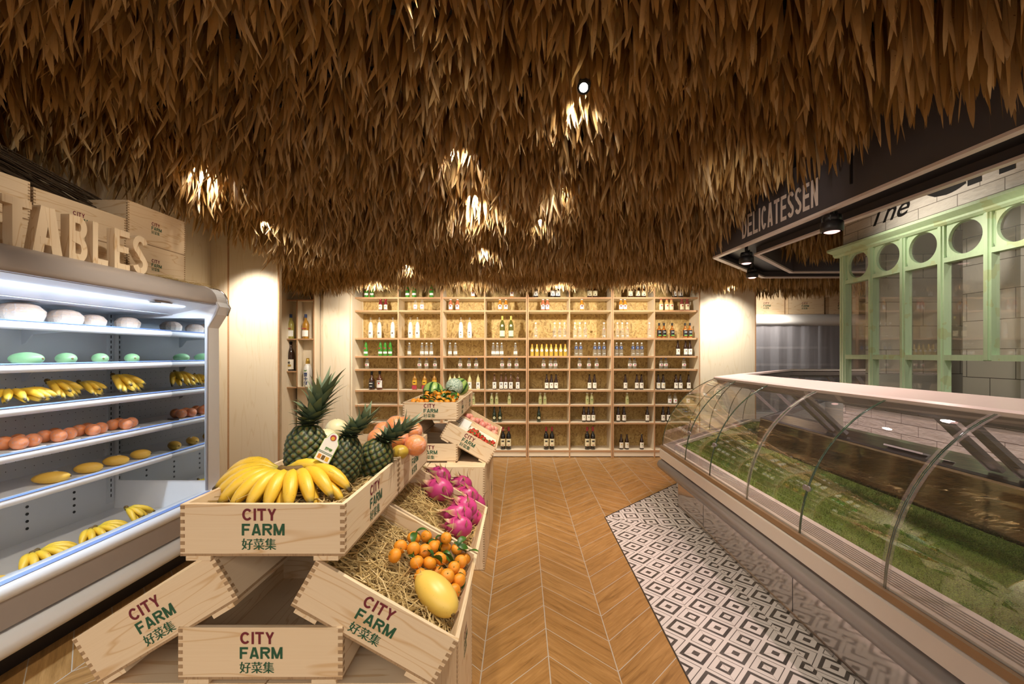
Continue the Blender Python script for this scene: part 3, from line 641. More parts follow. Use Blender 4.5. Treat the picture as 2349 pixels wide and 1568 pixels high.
# ================================================================ CRATES (builder)
def crate(name, label, W=.40, L=.455, H=.12, logo=True, side_logo=True, group=None, lid=False, feet=True, logo_w=None, back_logo=False, vertical=False):
    t = thing(name, label, 'crate', (0,0,0), (0,0,0), group); T = .011
    fz = .010 if feet else 0.0
    def fingers(g, xs, y0, y1, H0, H1, axis):
        n = max(5, int(round((H1-H0)/.0085))); n += (n+1) % 2
        for k in range(0, n, 2):
            z0 = H0+(H1-H0)*k/n; z1 = H0+(H1-H0)*(k+1)/n
            for (a, b) in xs:
                if axis == 'y': g.box(a, b, y0, y1, z0, z1, 1)
                else: g.box(y0, y1, a, b, z0, z1, 1)
    a = 'z' if vertical else 'x'; b = 'z' if vertical else 'y'
    g = G(); g.box(-W/2, W/2, 0, T, 0, H); fingers(g, [(-W/2+.0001, -W/2+T), (W/2-T, W/2-.0001)], -.0006, .001, .004, H-.003, 'y'); g.obj('front_panel', [PINE[a], ENDG], t)
    g = G(); g.box(-W/2, W/2, L-T, L, 0, H); fingers(g, [(-W/2+.0001, -W/2+T), (W/2-T, W/2-.0001)], L-.001, L+.0006, .004, H-.003, 'y'); g.obj('back_panel', [PINE[a], ENDG], t)
    for s in (-1, 1):
        x = s*W/2
        g = G(); g.box(min(x, x-s*T), max(x, x-s*T), T, L-T, 0, H)
        n = max(5, int(round(H/.0085)))
        for k in range(1, n, 2):
            for (y0, y1) in ((.0005, T), (L-T, L-.0005)): g.box(min(x-s*.001, x+s*.0006), max(x-s*.001, x+s*.0006), y0, y1, H*k/n, H*(k+1)/n, 1)
        g.obj('side_panel', [PINE[b], ENDG], t)
    g = G(); g.box(-W/2+T*.5, W/2-T*.5, T*.5, L-T*.5, 0, .008)
    g.obj('bottom_board', PINE['y'], t)
    g = G(); g.box(-W/2, W/2, -.0003, L+.0003, -.006, 0); g.obj('bottom_edge', ENDG, t)
    if lid: g = G(); g.box(-W/2, W/2, 0, L, H, H+.008); g.obj('lid', PINE['x'], t)
    if feet:
        for s in (-1, 1):
            x = s*(W/2-.045); g = G(); g.box(x-.03, x+.03, -.002, L+.002, -.016, -.006); g.obj('foot_batten', PINE['y'], t)
    lw = logo_w or W*.26
    def logo_at(M):
        o = city_farm(lw).obj('printed_logo', [RED, GREEN], t); setM(o, M); return o
    lh = lw*.97
    if logo: logo_at(Matrix.Translation((-W*.125, -.0008, H*.5-lh/2)))
    if side_logo: logo_at(Matrix.Translation((W/2+.0008, L*.5-lw/2, H*.5-lh/2)) @ Matrix.Rotation(PI/2, 4, 'Z'))
    return t

# ================================================================ LEFT FRIDGE
FE = 3.23; FS = .35
FWH = plain('fridge_white', '#e8e8ea', .3, 0, .02); FGR = plain('fridge_grey', '#b5b2b4', .4, 0, .03); FTAUPE = plain('fridge_taupe', '#a49a94', .3, 0, .03)
FIN = plain('fridge_inner', '#c9ccd0', .4, 0, .03); BLUEL = plain('blue_price_strip', '#7e9ad8', .35, 0, .05)
def perfo():
    n = NT('perforated_back'); c = n.coord(); s = n.n('ShaderNodeSeparateXYZ'); n.set(s.inputs[0], c)
    a = n.math('PINGPONG', n.math('DIVIDE', s.outputs[1], .05), .5); b = n.math('PINGPONG', n.math('DIVIDE', s.outputs[2], .05), .5)
    d = n.math('SQRT', n.math('ADD', n.math('MULTIPLY', a, a), n.math('MULTIPLY', b, b)))
    e = n.math('MULTIPLY', n.math('LESS_THAN', d, .055), n.math('MULTIPLY', n.math('LESS_THAN', s.outputs[2], 1.42), n.math('GREATER_THAN', s.outputs[2], .76)))
    return n.done(n.bsdf(n.mix(e, '#d2d4d8', '#26262a'), .35))
MIRROR = plain('mirror', '#cfd4d6', .03, 1.0, .01)
fr = thing('display_fridge', 'long white open display fridge along the left side with lit shelves of fruit', 'fridge', (-2.7, FS, 0))
def fobj(name, g, mats, label=None, parent=None):
    o = g.obj(name, mats, parent or fr); 
    if (parent or fr) is fr: o.matrix_parent_inverse = Matrix.Translation((2.7, -FS, 0))
    if label: o['label'] = label
    return o
L0, L1 = FS, FE
def fprof(name, pts, mat, a=L0, b=L1, smooth=False): g = G(); g.prism(pts, a, b, 'y', 0, smooth); return fobj(name, g, mat)
def arc(cx, cz, r, a0, a1, n=8): return [(cx+r*math.cos(R(a0+(a1-a0)*k/n)), cz+r*math.sin(R(a0+(a1-a0)*k/n))) for k in range(n+1)]
fprof('kick_plate', [(-3.1,0),(-2.43,0),(-2.43,.13),(-3.1,.13)], BLACK)
fprof('bumper', [(-2.5,.13)]+arc(-2.345,.19,.062,-90,90)+[(-2.5,.252)], FWH, smooth=True)
fprof('bumper_gap', [(-2.5,.252),(-2.345,.252),(-2.345,.266),(-2.5,.266)], DARK)
fprof('front_panel', [(-2.5,.266),(-2.315,.266),(-2.315,.395),(-2.5,.395)], FTAUPE)
fprof('front_rail', [(-2.40,.395)]+arc(-2.335,.425,.036,-90,60)+[(-2.345,.470),(-2.40,.470)], FWH, smooth=True)
fprof('price_strip', [(-2.346,.472),(-2.331,.462),(-2.327,.466),(-2.343,.476)], BLUEL)
fprof('deck_tray', [(-3.06,.33),(-2.40,.33),(-2.40,.345),(-3.06,.345)], FWH)
fprof('base_body', [(-3.1,.13),(-2.5,.13),(-2.5,.33),(-3.1,.33)], FTAUPE)
g = G(); g.box(-3.1, -3.06, L0, L1, .33, 1.98); fobj('back_wall', g, perfo())
for y in (3.19, 2.1, 1.0):
    g = G(); g.box(-3.06, -3.045, y-.02, y+.02, .40, 1.85)
    for k in range(36): g.box(-3.046, -3.0445, y-.004, y+.004, .44+k*.038, .462+k*.038, 1)
    fobj('slotted_upright', g, [FIN, BLACK])
for y in (2.94, 2.66, 2.36, 2.06):
    g = G(); 
    for k in range(5): g.lathe([(0,0),(.009,0),(.009,.002),(0,.002)], 10, 0, False, Matrix.Translation((-3.0595, y, .42+k*.045)) @ Matrix.Rotation(PI/2, 4, 'Y'))
    fobj('vent_hole_column', g, BLACK)
SHZ = [1.668, 1.440, 1.216, .978, .752]
for z in SHZ:
    fprof('shelf', [(-3.05,z-.018),(-2.66,z-.018),(-2.66,z),(-3.05,z)], FWH)
    fprof('shelf_rail', [(-2.66,z-.036)]+arc(-2.642,z-.014,.024,-80,70,6)+[(-2.66,z+.010)], FWH, smooth=True)
    fprof('price_strip', [(-2.640,z+.0095),(-2.624,z+.0045),(-2.620,z+.0075),(-2.637,z+.0125)], BLUEL)
    for y in (2.62, 1.6):
        g = G(); g.prism([(-3.045,z-.018),(-2.75,z-.018),(-2.80,z-.034),(-2.98,z-.048),(-3.02,z-.10),(-3.045,z-.11)], y-.003, y+.003, 'y'); fobj('shelf_bracket', g, FIN)
# canopy
fprof('canopy', [(-3.1,2.0)]+arc(-2.40,1.895,.115,90,0,8)+[(-2.287,1.872),(-2.31,1.868),(-2.315,1.90),(-2.42,1.98),(-3.1,1.98)], FTAUPE, smooth=True)
fprof('canopy_liner', [(-2.31,1.866),(-2.61,1.80),(-2.62,1.805),(-2.62,1.90),(-2.42,1.97),(-2.315,1.89)], FWH)
fprof('canopy_underside', [(-2.62,1.795),(-3.06,1.795),(-3.06,1.82),(-2.62,1.82)], FIN)
g = G(); g.bar((-2.46,FS+.05,1.846), (-2.46,FE-.05,1.846), .20, .006, 0, (-.2, 0, 1)); 
lt = fobj('lamp_strip', g, emit('fridge_led', (.80, .90, 1.0, 1), 9.0))
g = G(); g.box(-2.435, -2.37, 2.78, 2.92, 1.842, 1.848); ct = fobj('controller', g, FGR)
g = G(); g.box(-2.425, -2.38, 2.80, 2.84, 1.838, 1.8425); fobj('controller_display', g, KLAB)
# end panel, its front edge follows the canopy nose
endp = [(-3.1,0),(-2.36,0),(-2.36,.13),(-2.285,.14),(-2.28,.25),(-2.31,.27),(-2.31,.40),(-2.295,.43),(-2.30,.46),(-2.355,.475),(-2.362,1.70)]+[(-2.30,1.80),(-2.278,1.86)]+arc(-2.41,1.895,.112,0,90,8)+[(-3.1,2.008)]
g = G(); g.prism(endp, FE, FE+.055, 'y'); fobj('end_panel', g, FWH)
g = G(); g.prism([(x-.002, z) for x, z in endp], FE+.055, FE+.13, 'y'); fobj('outer_end_panel', g, FWH)
edge = [(x, z) for x, z in endp[10:]]
g = G(); g.tube([(x+.004, FE-.004, z) for x, z in [(-2.365,.48)]+edge[:-1]], .009, 8); fobj('edge_trim', g, FGR)
g = G(); g.tube([(x-.002, FE+.135, z) for x, z in edge[1:-1]], .008, 8); fobj('end_cap_trim', g, STEEL)
g = G(); g.box(-3.02, -2.375, FE-.006, FE-.0005, .555, 1.77); fobj('mirror', g, MIRROR)

# letters and crates on the fridge
for ch, y0, y1 in (('E', 1.79, 1.905), ('T', 1.965, 2.085), ('A', 2.087, 2.226), ('B', 2.258, 2.352), ('L', 2.383, 2.470), ('E', 2.510, 2.606), ('S', 2.630, 2.733)):
    g = G(); block_text(g, ch, y1-y0, .237, TM((-.021, 0, 0), (PI/2, 0, PI/2)), 0, .46, .155, .1, .046)
    o = g.obj('wooden_letter', PINE['z'], None, (-2.40, y0, 2.001))
    tag(o, {'T': 'wooden letter T standing on top of the fridge', 'A': 'wooden letter A standing on the fridge roof', 'B': 'wooden letter B standing on the fridge roof', 'L': 'wooden letter L standing on the fridge roof', 'S': 'wooden letter S at the right end of the word on the fridge'}.get(ch,
        'wooden letter E cut off by the left picture edge on the fridge' if y0 < 2 else 'wooden letter E between L and S on the fridge roof'), 'letter', 'wooden letters on the fridge')
def top_crate(y0, y1, z, H, label, logos=True, x=-2.60):
    W = y1-y0; t = crate('wooden_crate', label, W, .38, H, logos, False, 'wooden crates on the left fridge', True, False, .085)
    t.location = (x, (y0+y1)/2, z+.006); t.rotation_euler = (0, 0, PI/2); return t
top_crate(2.84, 3.325, 2.002, .245, 'lower crate right of letter S on the left fridge')
top_crate(2.84, 3.325, 2.262, .245, 'upper crate right of letter S on the left fridge')
top_crate(2.29, 2.825, 2.002, .18, 'lower crate behind letters B and L on the fridge')
top_crate(2.29, 2.825, 2.197, .18, 'upper crate behind letters B and L on the fridge')
top_crate(1.70, 2.275, 2.002, .19, 'lower crate behind letter T on the fridge', False)
top_crate(1.70, 2.275, 2.207, .19, 'upper crate behind letter T on the fridge', False)
g = G()
for k in range(260):
    a = (random.uniform(-2.62, -2.36), random.uniform(2.72, 3.25), 2.004+random.random()*.012); an = random.gauss(0, .5)
    l = random.uniform(.05, .14); g.tube([a, (a[0]+l*.5*math.sin(an), a[1]+l*.5*math.cos(an), a[2]+.008), (a[0]+l*math.sin(an), a[1]+l*math.cos(an), a[2]+random.random()*.006)], .0013, 3)
STRAWM = None
def straw_mat():
    n = NT('straw'); t = n.attr('t'); c = n.coord('Object', (40, 40, 40))
    return n.done(n.bsdf(n.mix(n.noise(c, 1, 2), '#a98a52', '#dcc48c'), .5))
STRAWM = straw_mat()
tag(g.obj('straw_tuft', STRAWM), 'dry straw scattered on the fridge roof in front of the crates', 'straw', None, 'stuff')
g = G()
for k in range(320):
    y = random.uniform(1.5, 3.0); x = -2.95+random.uniform(-.1, .12); z = 2.42+random.uniform(0, .16)-(y-1.5)*.02
    g.tube([(x, y-.5, z+.12), (x+.01, y, z+.03), (x+random.gauss(0, .03), y+.45, z-.1+random.gauss(0, .03))], .003, 4)
tag(g.obj('twig_bundle', plain('dark_twigs', '#4d3b28', .8, 0, .3, 60)), 'bundle of dark dry twigs lying behind the crates on the fridge', 'twigs', None, 'stuff')

# ================================================================ DELI COUNTER
A_ = (1.37, .3); B_ = (1.37, 4.31); C_ = (3.06, 6.0); D_ = (4.8, 6.0)
T22 = math.tan(R(22.5)); T225 = T22
def path_pt(d):
    """the counter's plan line set back by d: four corners"""
    return [(1.37+d, A_[1]), (1.37+d, 4.31-T22*d), (C_[0]+T22*d, C_[1]-d), (D_[0], D_[1]-d)]
def sweep(prof, mat=0, smooth=False, closed=True, seg=(0, 3)):
    g = G(); n = len(prof); vs = []
    for k in range(seg[0], seg[1]+1):
        for d, z in prof: x, y = path_pt(d)[k]; vs.append((x, y, z))
    fs = []
    for k in range(seg[1]-seg[0]):
        for i in range(n if closed else n-1):
            j = (i+1) % n; fs.append((k*n+i, k*n+j, (k+1)*n+j, (k+1)*n+i))
    g.add(vs, fs, mat, smooth)
    if closed:
        m = seg[1]-seg[0]; g.add(vs[:n], [tuple(range(n))[::-1]], mat); g.add(vs[m*n:], [tuple(range(n))], mat)
    return g
CREAMY = plain('deli_cream', '#d9cfc6', .3, 0, .02); GREYB = plain('deli_grey_bumper', '#8f8a89', .3, 0, .03); BRONZE = plain('bronze_strip', '#9c8468', .35, .5, .05)
KICK = plain('brushed_kick_plate', '#cdc5c1', .09, .6, .02, 3)
dc = thing('deli_counter', 'long curved glass deli counter on the right with a turf lined deck', 'counter', (1.37, 2, 0))
def dobj(name, g, mats, label=None, parent=None):
    o = g.obj(name, mats, parent or dc)
    if parent is None: o.matrix_parent_inverse = Matrix.Translation((-1.37, -2, 0))
    if label: o['label'] = label
    return o
dobj('kick_plate', sweep([(.18,.003),(.18,.40),(.6,.40),(.6,.003)]), KICK)
dobj('kick_base_trim', sweep([(.172,.0),(.172,.022),(.18,.022),(.18,.0)]), STEEL)
for y in (1.1, 2.45, 3.65):
    g = G(); g.box(1.5485, 1.551, y-.0015, y+.0015, .03, .40); dobj('kick_seam', g, BLACK)
dobj('lower_bumper', sweep([(.18,.34),(.06,.345)]+[(.045+.05*math.cos(R(a))*-1+0, .40+.05*math.sin(R(a))) for a in (-70,-40,0,40,70)]+[(.06,.455),(.18,.455)], 0, True), GREYB)
dobj('front_band', sweep([(.045,.458),(.02,.47),(.02,.55),(.035,.562),(.20,.562),(.20,.458)]), CREAMY)
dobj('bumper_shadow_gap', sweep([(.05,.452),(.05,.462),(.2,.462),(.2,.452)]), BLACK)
dobj('bronze_trim', sweep([(.025,.562),(.025,.592),(.045,.592),(.045,.562)]), BRONZE)
dobj('inner_ledge', sweep([(.05,.575),(.05,.60),(.185,.615),(.185,.59)]), CREAMY)
g = G()
for k in range(7):
    gg = sweep([(.07+k*.013,.6035+k*.0014),(.07+k*.013,.606+k*.0014),(.074+k*.013,.6065+k*.0014),(.074+k*.013,.604+k*.0014)]); g.add(gg.v, gg.f)
dobj('ledge_grille', g, GREYB)
def turf():
    n = NT('artificial_turf'); c = n.coord('Object', (200, 200, 200)); f = n.noise(c, 1, 3); f2 = n.noise(n.coord('Object', (5, 5, 5)), 1, 2)
    col = n.ramp(f, [(.3, '#3a5a12'), (.5, '#688f28'), (.7, '#98bc48')]); col = n.mix(n.math('MULTIPLY', n.math('GREATER_THAN', f2, .6), .25), col, '#74602a')
    return n.done(n.bsdf(col, .8, 0, n.bump(f, .9, .02)))
dobj('deck_bed', sweep([(.185,.50),(.185,.58),(.80,.66),(.80,.50)]), GREYB)
# turf with short blades
tf = sweep([(.185,.583),(.50,.622),(.80,.668)], 0, True, False)
for k in range(26000):
    s = random.random(); d = .19+.6*random.random(); z = .585+(d-.185)*.137
    q = path_pt(d); L1_ = q[1][1]-q[0][1]; L2_ = math.hypot(q[2][0]-q[1][0], q[2][1]-q[1][1])
    u = s*(L1_+L2_)
    if u < L1_: x, y = q[0][0], q[0][1]+u
    else: f = (u-L1_)/L2_; x, y = q[1][0]+(q[2][0]-q[1][0])*f, q[1][1]+(q[2][1]-q[1][1])*f
    a = random.random()*6.28; w2 = .0022; h = random.uniform(.009, .018); tx, ty = random.gauss(0, .006), random.gauss(0, .006)
    b = len(tf.v); tf.v += [(x-w2*math.cos(a), y-w2*math.sin(a), z), (x+w2*math.cos(a), y+w2*math.sin(a), z), (x+tx, y+ty, z+h)]; tf.t += [0, 0, 0]; tf.f.append([b, b+1, b+2]); tf.m.append(0); tf.sm.append(False)
o = dobj('turf_mat', tf, turf()); o['kind'] = 'stuff'
def inox():
    n = NT('wavy_inox'); f = n.noise(n.coord('Object', (1.6, 1.6, 14)), 1.2, 1, .5, .3)
    return n.done(n.bsdf('#77735e', .06, 1.0, n.bump(f, .09, .02)))
dobj('inner_back', sweep([(.80,.60),(.84,.90),(.86,.90),(.86,.60)]), inox())
dobj('back_ledge', sweep([(.835,.90),(.835,.912),(.99,.955),(1.06,.955),(1.06,.50),(.86,.50),(.86,.90)]), STEEL)
dobj('back_ledge_vent', sweep([(.838,.911),(.838,.915),(.862,.922),(.862,.918)]), BLACK)
dobj('back_body', sweep([(.86,.003),(.86,.50),(1.06,.50),(1.06,.003)]), CREAMY)
dobj('top_rail', sweep([(.478,1.262),(.476,1.278),(.49,1.288),(.68,1.318),(.71,1.312),(.715,1.295),(.69,1.29),(.50,1.258)], 0, False), CREAMY)
dobj('light_housing', sweep([(.50,1.258),(.69,1.285),(.68,1.24),(.66,1.225),(.56,1.205),(.51,1.225)]), GREYB)
# curved glass panes
GL = glassmat('deli_glass', '#dfe9df', .03, .0, 2.3)
GEDGE = gm('glass_edge', '#1d4a34', .9)
arcp = []
for k in range(15):
    u = k/14; th = R(97-u*72)
    arcp.append(None)
P0, P1, P2, P3 = Vector((.045, .592)), Vector((.055, .86)), Vector((.20, 1.14)), Vector((.482, 1.268))
arcp = []
for k in range(15):
    u = k/14; q = P0*(1-u)**3+P1*3*u*(1-u)**2+P2*3*u*u*(1-u)+P3*u**3; arcp.append((q.x, q.y))
seams = [.35, 1.16, 1.67, 2.18, 2.69, 3.22, 3.70]
def pane(fa, fb, edge=True):
    g = G(); vs = []; nn = len(arcp)
    for side in (fa, fb):
        for d, z in arcp: x, y = side(d); vs.append((x, y, z))
    g.add(vs, [(i, nn+i, nn+i+1, i+1) for i in range(nn-1)], 0, True)
    p = dobj('glass_pane', g, GL)
    for side in (fa, fb):
        g = G(); g.tube([(side(d)[0], side(d)[1], z) for d, z in arcp], .0028, 4); o = g.obj('glass_edge', GEDGE, p)
for k in range(len(seams)):
    y0 = seams[k]+.004
    fa = (lambda d, y0=y0: (1.37+d, y0))
    if k+1 < len(seams): y1 = seams[k+1]-.004; fb = (lambda d, y1=y1: (1.37+d, y1))
    else: fb = (lambda d: path_pt(d)[1])
    pane(fa, fb)
def leg2(f): return lambda d: tuple(path_pt(d)[1][i]+(path_pt(d)[2][i]-path_pt(d)[1][i])*f for i in (0, 1))
for k in range(4): pane(leg2(k/4+.003), leg2((k+1)/4-.003))
pane(lambda d: path_pt(d)[2], lambda d: path_pt(d)[3])
# wide clear joint strips and glass clamps
for y in (2.69, 1.67):
    g = G()
    g.add([(1.37+d-.002, y+s, z) for s in (-.022, .022) for d, z in arcp], [(i, len(arcp)+i, len(arcp)+i+1, i+1) for i in range(len(arcp)-1)], 0, True)
    dobj('joint_strip', g, gm('joint_film', '#c9bfb8', .28))
for y in (3.70, 3.22, 2.18):
    for s in (-.012, .012):
        g = G(); d, z = arcp[4]; g.lathe([(0,-.004),(.014,-.004),(.014,.004),(0,.004)], 14, 0, False, TM((1.37+d-.006, y+s, z), (0, PI/2, .1))); dobj('glass_clamp', g, GREYB)
# rear struts and rear panes
for ya in (3.15, 3.02, 2.05, 1.92, .95):
    g = G(); g.bar((1.88+.10, ya+.02, 1.235), (2.28, ya, .945), .055, .022); g.bar((1.90+.10, ya+.045, 1.225), (2.28, ya+.03, .945), .012, .03); dobj('rear_strut', g, GREYB)
for f in (.15, .5, .85):
    q0 = leg2(f)(.62); q1 = leg2(f)(.90); g = G(); g.bar((q0[0], q0[1], 1.235), (q1[0], q1[1], .945), .055, .022); dobj('rear_strut', g, GREYB)
for x in (3.5, 3.85, 4.2):
    g = G(); g.bar((x, C_[1]-.62, 1.235), (x, C_[1]-.90, .945), .055, .022); dobj('rear_strut', g, GREYB)
g = G(); g.bar((1.37+.90, 2.40, .938), (1.37+.90, 2.66, .938), .05, .010, 0, (.25, 0, 1)); c_ = dobj('controller', g, FGR)
g = G(); g.bar((1.37+.897, 2.56, .946), (1.37+.897, 2.62, .946), .022, .003, 0, (.25, 0, 1)); dobj('controller_display', g, KLAB)
g = G(); g.bar((1.37+.90, 2.25, .9345), (1.37+.90, 2.31, .9345), .04, .002, 0, (.25, 0, 1)); dobj('notice_sticker', g, WLAB)

# ================================================================ DELI SIGN FRAME
SGN = plain('charcoal_sign', '#4a474c', .45, 0, .05); TRIMW = plain('pale_trim', '#d6cbc6', .4, 0, .02)
E0 = (1.9, 0.2); 
def sgn_pt(d): return [(2.247+d, .2), (1.9+d, 4.25-T22*d), (3.0+T22*d, 5.35-d), (4.8, 5.35-d)]
def ssweep(prof):
    g = G(); n = len(prof); vs = [(sgn_pt(d)[k][0], sgn_pt(d)[k][1], z) for k in range(4) for d, z in prof]; fs = []
    for k in range(3):
        for i in range(n): j = (i+1) % n; fs.append((k*n+i, k*n+j, (k+1)*n+j, (k+1)*n+i))
    fs += [tuple(range(n))[::-1], tuple(range(3*n, 4*n))]; return g.add(vs, fs)
sg = thing('deli_sign_frame', 'dark hanging sign frame reading DELICATESSEN above the deli counter', 'sign', (1.9, 3, 2.45))
def sobj(name, g, mats): o = g.obj(name, mats, sg); o.matrix_parent_inverse = Matrix.Translation((-1.9, -3, -2.45)); return o
sobj('outer_band', ssweep([(0,2.46),(0,2.86),(.02,2.86),(.02,2.46)]), SGN)
sobj('inner_band', ssweep([(.35,2.46),(.35,2.86),(.37,2.86),(.37,2.46)]), SGN)
sobj('soffit', ssweep([(.02,2.52),(.35,2.52),(.35,2.53),(.02,2.53)]), BLACK)
sobj('outer_trim', ssweep([(-.004,2.445),(-.004,2.462),(.045,2.462),(.045,2.445)]), TRIMW)
sobj('inner_trim', ssweep([(.33,2.445),(.33,2.462),(.375,2.462),(.375,2.445)]), TRIMW)
g = G()
for y in (.9, 2.6, 4.0):
    for d in (.1, .3): g.box(1.9+d-.006, 1.9+d+.006, y-.006, y+.006, 2.53, 3.4)
sobj('hanging_rod', g, BLACK)
g = G()
block_text(g, 'DELICATESSEN', .86, .19, TM((1.9385, 3.764, 2.508), (PI/2, 0, -PI/2+.0855)), 0, .46, .15, .085); sobj('sign_lettering', g, TRIMW)
# spot lamps under the sign
LENS = emit('lamp_lens', (1.0, .55, .48, 1), 2.2)
def deli_lamp(x, y, z, r, label):
    t = thing('deli_spot_lamp', label, 'lamp', (x, y, z), (0, 0, 0), 'spot lamps under the deli sign')
    g = G(); g.lathe([(r*.82, 0), (r*.98, .006), (r, .03), (r*.99, r*.85), (r*.92, r*.95), (r*.3, r*1.0)], 24); g.lathe([(r*.82, 0), (r*.80, .02)], 24); g.obj('shade', BLACK, t)
    g = G(); g.lathe([(0, -.010), (r*.45, -.007), (r*.80, .004)], 24); g.obj('lens', LENS, t)
    g = G(); g.lathe([(r*.80, r*.95), (r*.80, r*1.6), (r*.45, r*1.68), (0, r*1.68)], 20)
    for k in range(8): a = k*PI/4; g.box(-r*.05, r*.05, r*.78, r*.86, r*1.0, r*1.5, 0, Matrix.Rotation(a, 4, 'Z'))
    g.obj('heat_sink', BLACK, t)
    g = G(); g.tube([(0, 0, r*1.6), (0, 0, 2.52-z)], r*.22, 10); g.box(r*.3, r*.45, -r*.2, r*.2, r*1.5, r*2.0); g.obj('stem', BLACK, t)
    spot((x, y, z-.02), (x-.05, y, 0), 50, 105, .7, PINK, .04); return t
deli_lamp(2.1, 4.0, 2.345, .062, 'dark spot lamp under the far end of the deli sign lettering')
deli_lamp(2.1, 2.90, 2.325, .068, 'dark spot lamp nearest the camera below the deli sign')
deli_lamp(2.45, 4.55, 2.31, .058, 'small dark spot lamp at the bend of the deli sign frame')

# ================================================================ GREEN WINDOW FRONT
WX = 3.1; PITCH = .316; WY0 = 4.10
def mint():
    n = NT('mint_painted_wood'); f = n.noise(n.coord('Object', (10, 60, 4)), 1, 3); f2 = n.noise(n.coord('Object', (3, 3, 3)), 2, 3)
    col = n.mix(f, '#b2cfa9', '#c6dfba'); col = n.mix(n.math('MULTIPLY', n.math('GREATER_THAN', f2, .62), .5), col, '#b5bd83'); return n.done(n.bsdf(col, .5))
MINT = mint()
win = thing('window_1', 'mint green window front with round top lights above the deli counter', 'window', (WX, 3, 1.05)); win['kind'] = 'structure'
def wobj(name, g, mats, par=None):
    o = g.obj(name, mats, par or win)
    if par is None: o.matrix_parent_inverse = Matrix.Translation((-WX, -3, -1.05))
    return o
NB = 9; ys = [WY0-PITCH*k for k in range(NB+1)]
WPANE = glassmat('window_glass', '#cfcfc6', .10, .0, 1.75)
for k, y in enumerate(ys):
    zb0 = 1.06 if k <= 3 else 1.46
    g = G(); g.box(WX-.02, WX+.035, y-.025, y+.025, zb0, 2.46); g.box(WX-.030, WX-.02, y-.010, y+.010, zb0, 2.46); wobj('post', g, MINT)
for k in range(NB):
    ya, yb = ys[k+1]+.025, ys[k]-.025
    for (z0, z1, nm) in ((2.165, 2.20, 'rail'), (1.455, 1.495, 'rail')):
        g = G(); g.box(WX-.02, WX+.04, ya, yb, z0, z1); wobj(nm, g, MINT)
    # round light panel
    g = G(); cz = 2.32; cy = (ya+yb)/2; rr = .116; z0, z1 = 2.20, 2.445; N = 32; vs = []
    for x in (WX-.005, WX+.02):
        for i in range(N):
            a = 2*PI*i/N; c, s = math.cos(a), math.sin(a); vs.append((x, cy+rr*c, cz+rr*s))
        for i in range(N):
            a = 2*PI*i/N; c, s = math.cos(a), math.sin(a); q = min(((yb-ya)/2)/max(abs(c), 1e-6), ((z1-z0)/2)/max(abs(s), 1e-6)); vs.append((x, cy+q*c, cz+q*s))
    fs = []
    for i in range(N):
        j = (i+1) % N
        fs += [(i, j, N+j, N+i), (2*N+i, 3*N+i, 3*N+j, 2*N+j), (i, 2*N+i, 2*N+j, j)]
    g.add(vs, fs); wobj('round_light_panel', g, MINT)
    g = G(); g.add([(WX+.012, ya, 1.495), (WX+.012, yb, 1.495), (WX+.012, yb, 2.165), (WX+.012, ya, 2.165)], [(0, 3, 2, 1)]); wobj('pane', g, WPANE)
    g = G(); g.add([(WX+.015, ya, 2.20), (WX+.015, yb, 2.20), (WX+.015, yb, 2.445), (WX+.015, ya, 2.445)], [(0, 3, 2, 1)]); wobj('top_pane', g, WPANE)
    if k < 3:
        g = G(); g.add([(WX+.012, ya, 1.10), (WX+.012, yb, 1.10), (WX+.012, yb, 1.455), (WX+.012, ya, 1.455)], [(0, 3, 2, 1)]); wobj('lower_pane', g, WPANE)
g = G(); g.prism([(WX-.03,2.435),(WX-.05,2.45),(WX-.05,2.465),(WX-.11,2.49),(WX-.11,2.51),(WX+.05,2.51),(WX+.05,2.435)], ys[-1], WY0+.10, 'y'); wobj('cornice', g, MINT)
g = G(); g.box(WX-.05, WX+.08, ys[-1], WY0+.03, 1.06, 1.10); wobj('sill', g, MINT)
g = G(); g.box(WX-.02, WX+.08, WY0+.03, WY0+.05, 1.06, 2.46); wobj('end_board', g, MINT)
def brick():
    n = NT('white_painted_brick'); c = n.n('ShaderNodeTexCoord').outputs['Object']; s = n.n('ShaderNodeSeparateXYZ'); n.set(s.inputs[0], c)
    v = n.comb(n.math('ADD', s.outputs[1], s.outputs[0]), s.outputs[2], 0); b = n.n('ShaderNodeTexBrick'); n.set(b.inputs['Vector'], v)
    b.inputs['Scale'].default_value = 1.0; b.inputs['Brick Width'].default_value = .30; b.inputs['Row Height'].default_value = .085; b.inputs['Mortar Size'].default_value = .0025
    b.inputs['Mortar Smooth'].default_value = .3
    f = n.noise(n.coord('Object', (14, 14, 30)), 1, 4)
    col = n.mix(f, '#d8d2c8', '#e9e4dc'); col = n.mix(b.outputs['Fac'], col, '#7d756b')
    h = n.math('SUBTRACT', f, n.math('MULTIPLY', b.outputs['Fac'], 1.2)); return n.done(n.bsdf(col, .6, 0, n.bump(h, .6, .02)))
BRICK = brick()
g = G(); g.box(WX, WX+.10, ys[-1]-.3, WY0+.03, 2.51, 3.4); g.box(WX+.0, WX+.10, ys[-1]-.3, WY0+.03, 0, 1.06); g.box(WX, WX+.10, -1.5, ys[-1]-.032, 0, 3.4)
o = struct('wall_right_brick', g, BRICK)
g = G(); put_text(g, 'The', .36, .16, TM((WX-.002, 3.78, 2.62), (PI/2, 0, -PI/2)), 0, .01, .45); put_text(g, 'CITY', 1.05, .30, TM((WX-.002, 3.32, 2.66), (PI/2, 0, -PI/2)), 0, .05)
put_text(g, 'FARM', 1.1, .30, TM((WX-.002, 2.12, 2.66), (PI/2, 0, -PI/2)), 0, .05)
o = g.obj('painted_wall_lettering', BLACKP); tag(o, 'black painted lettering on the white brick wall above the green window', 'lettering')
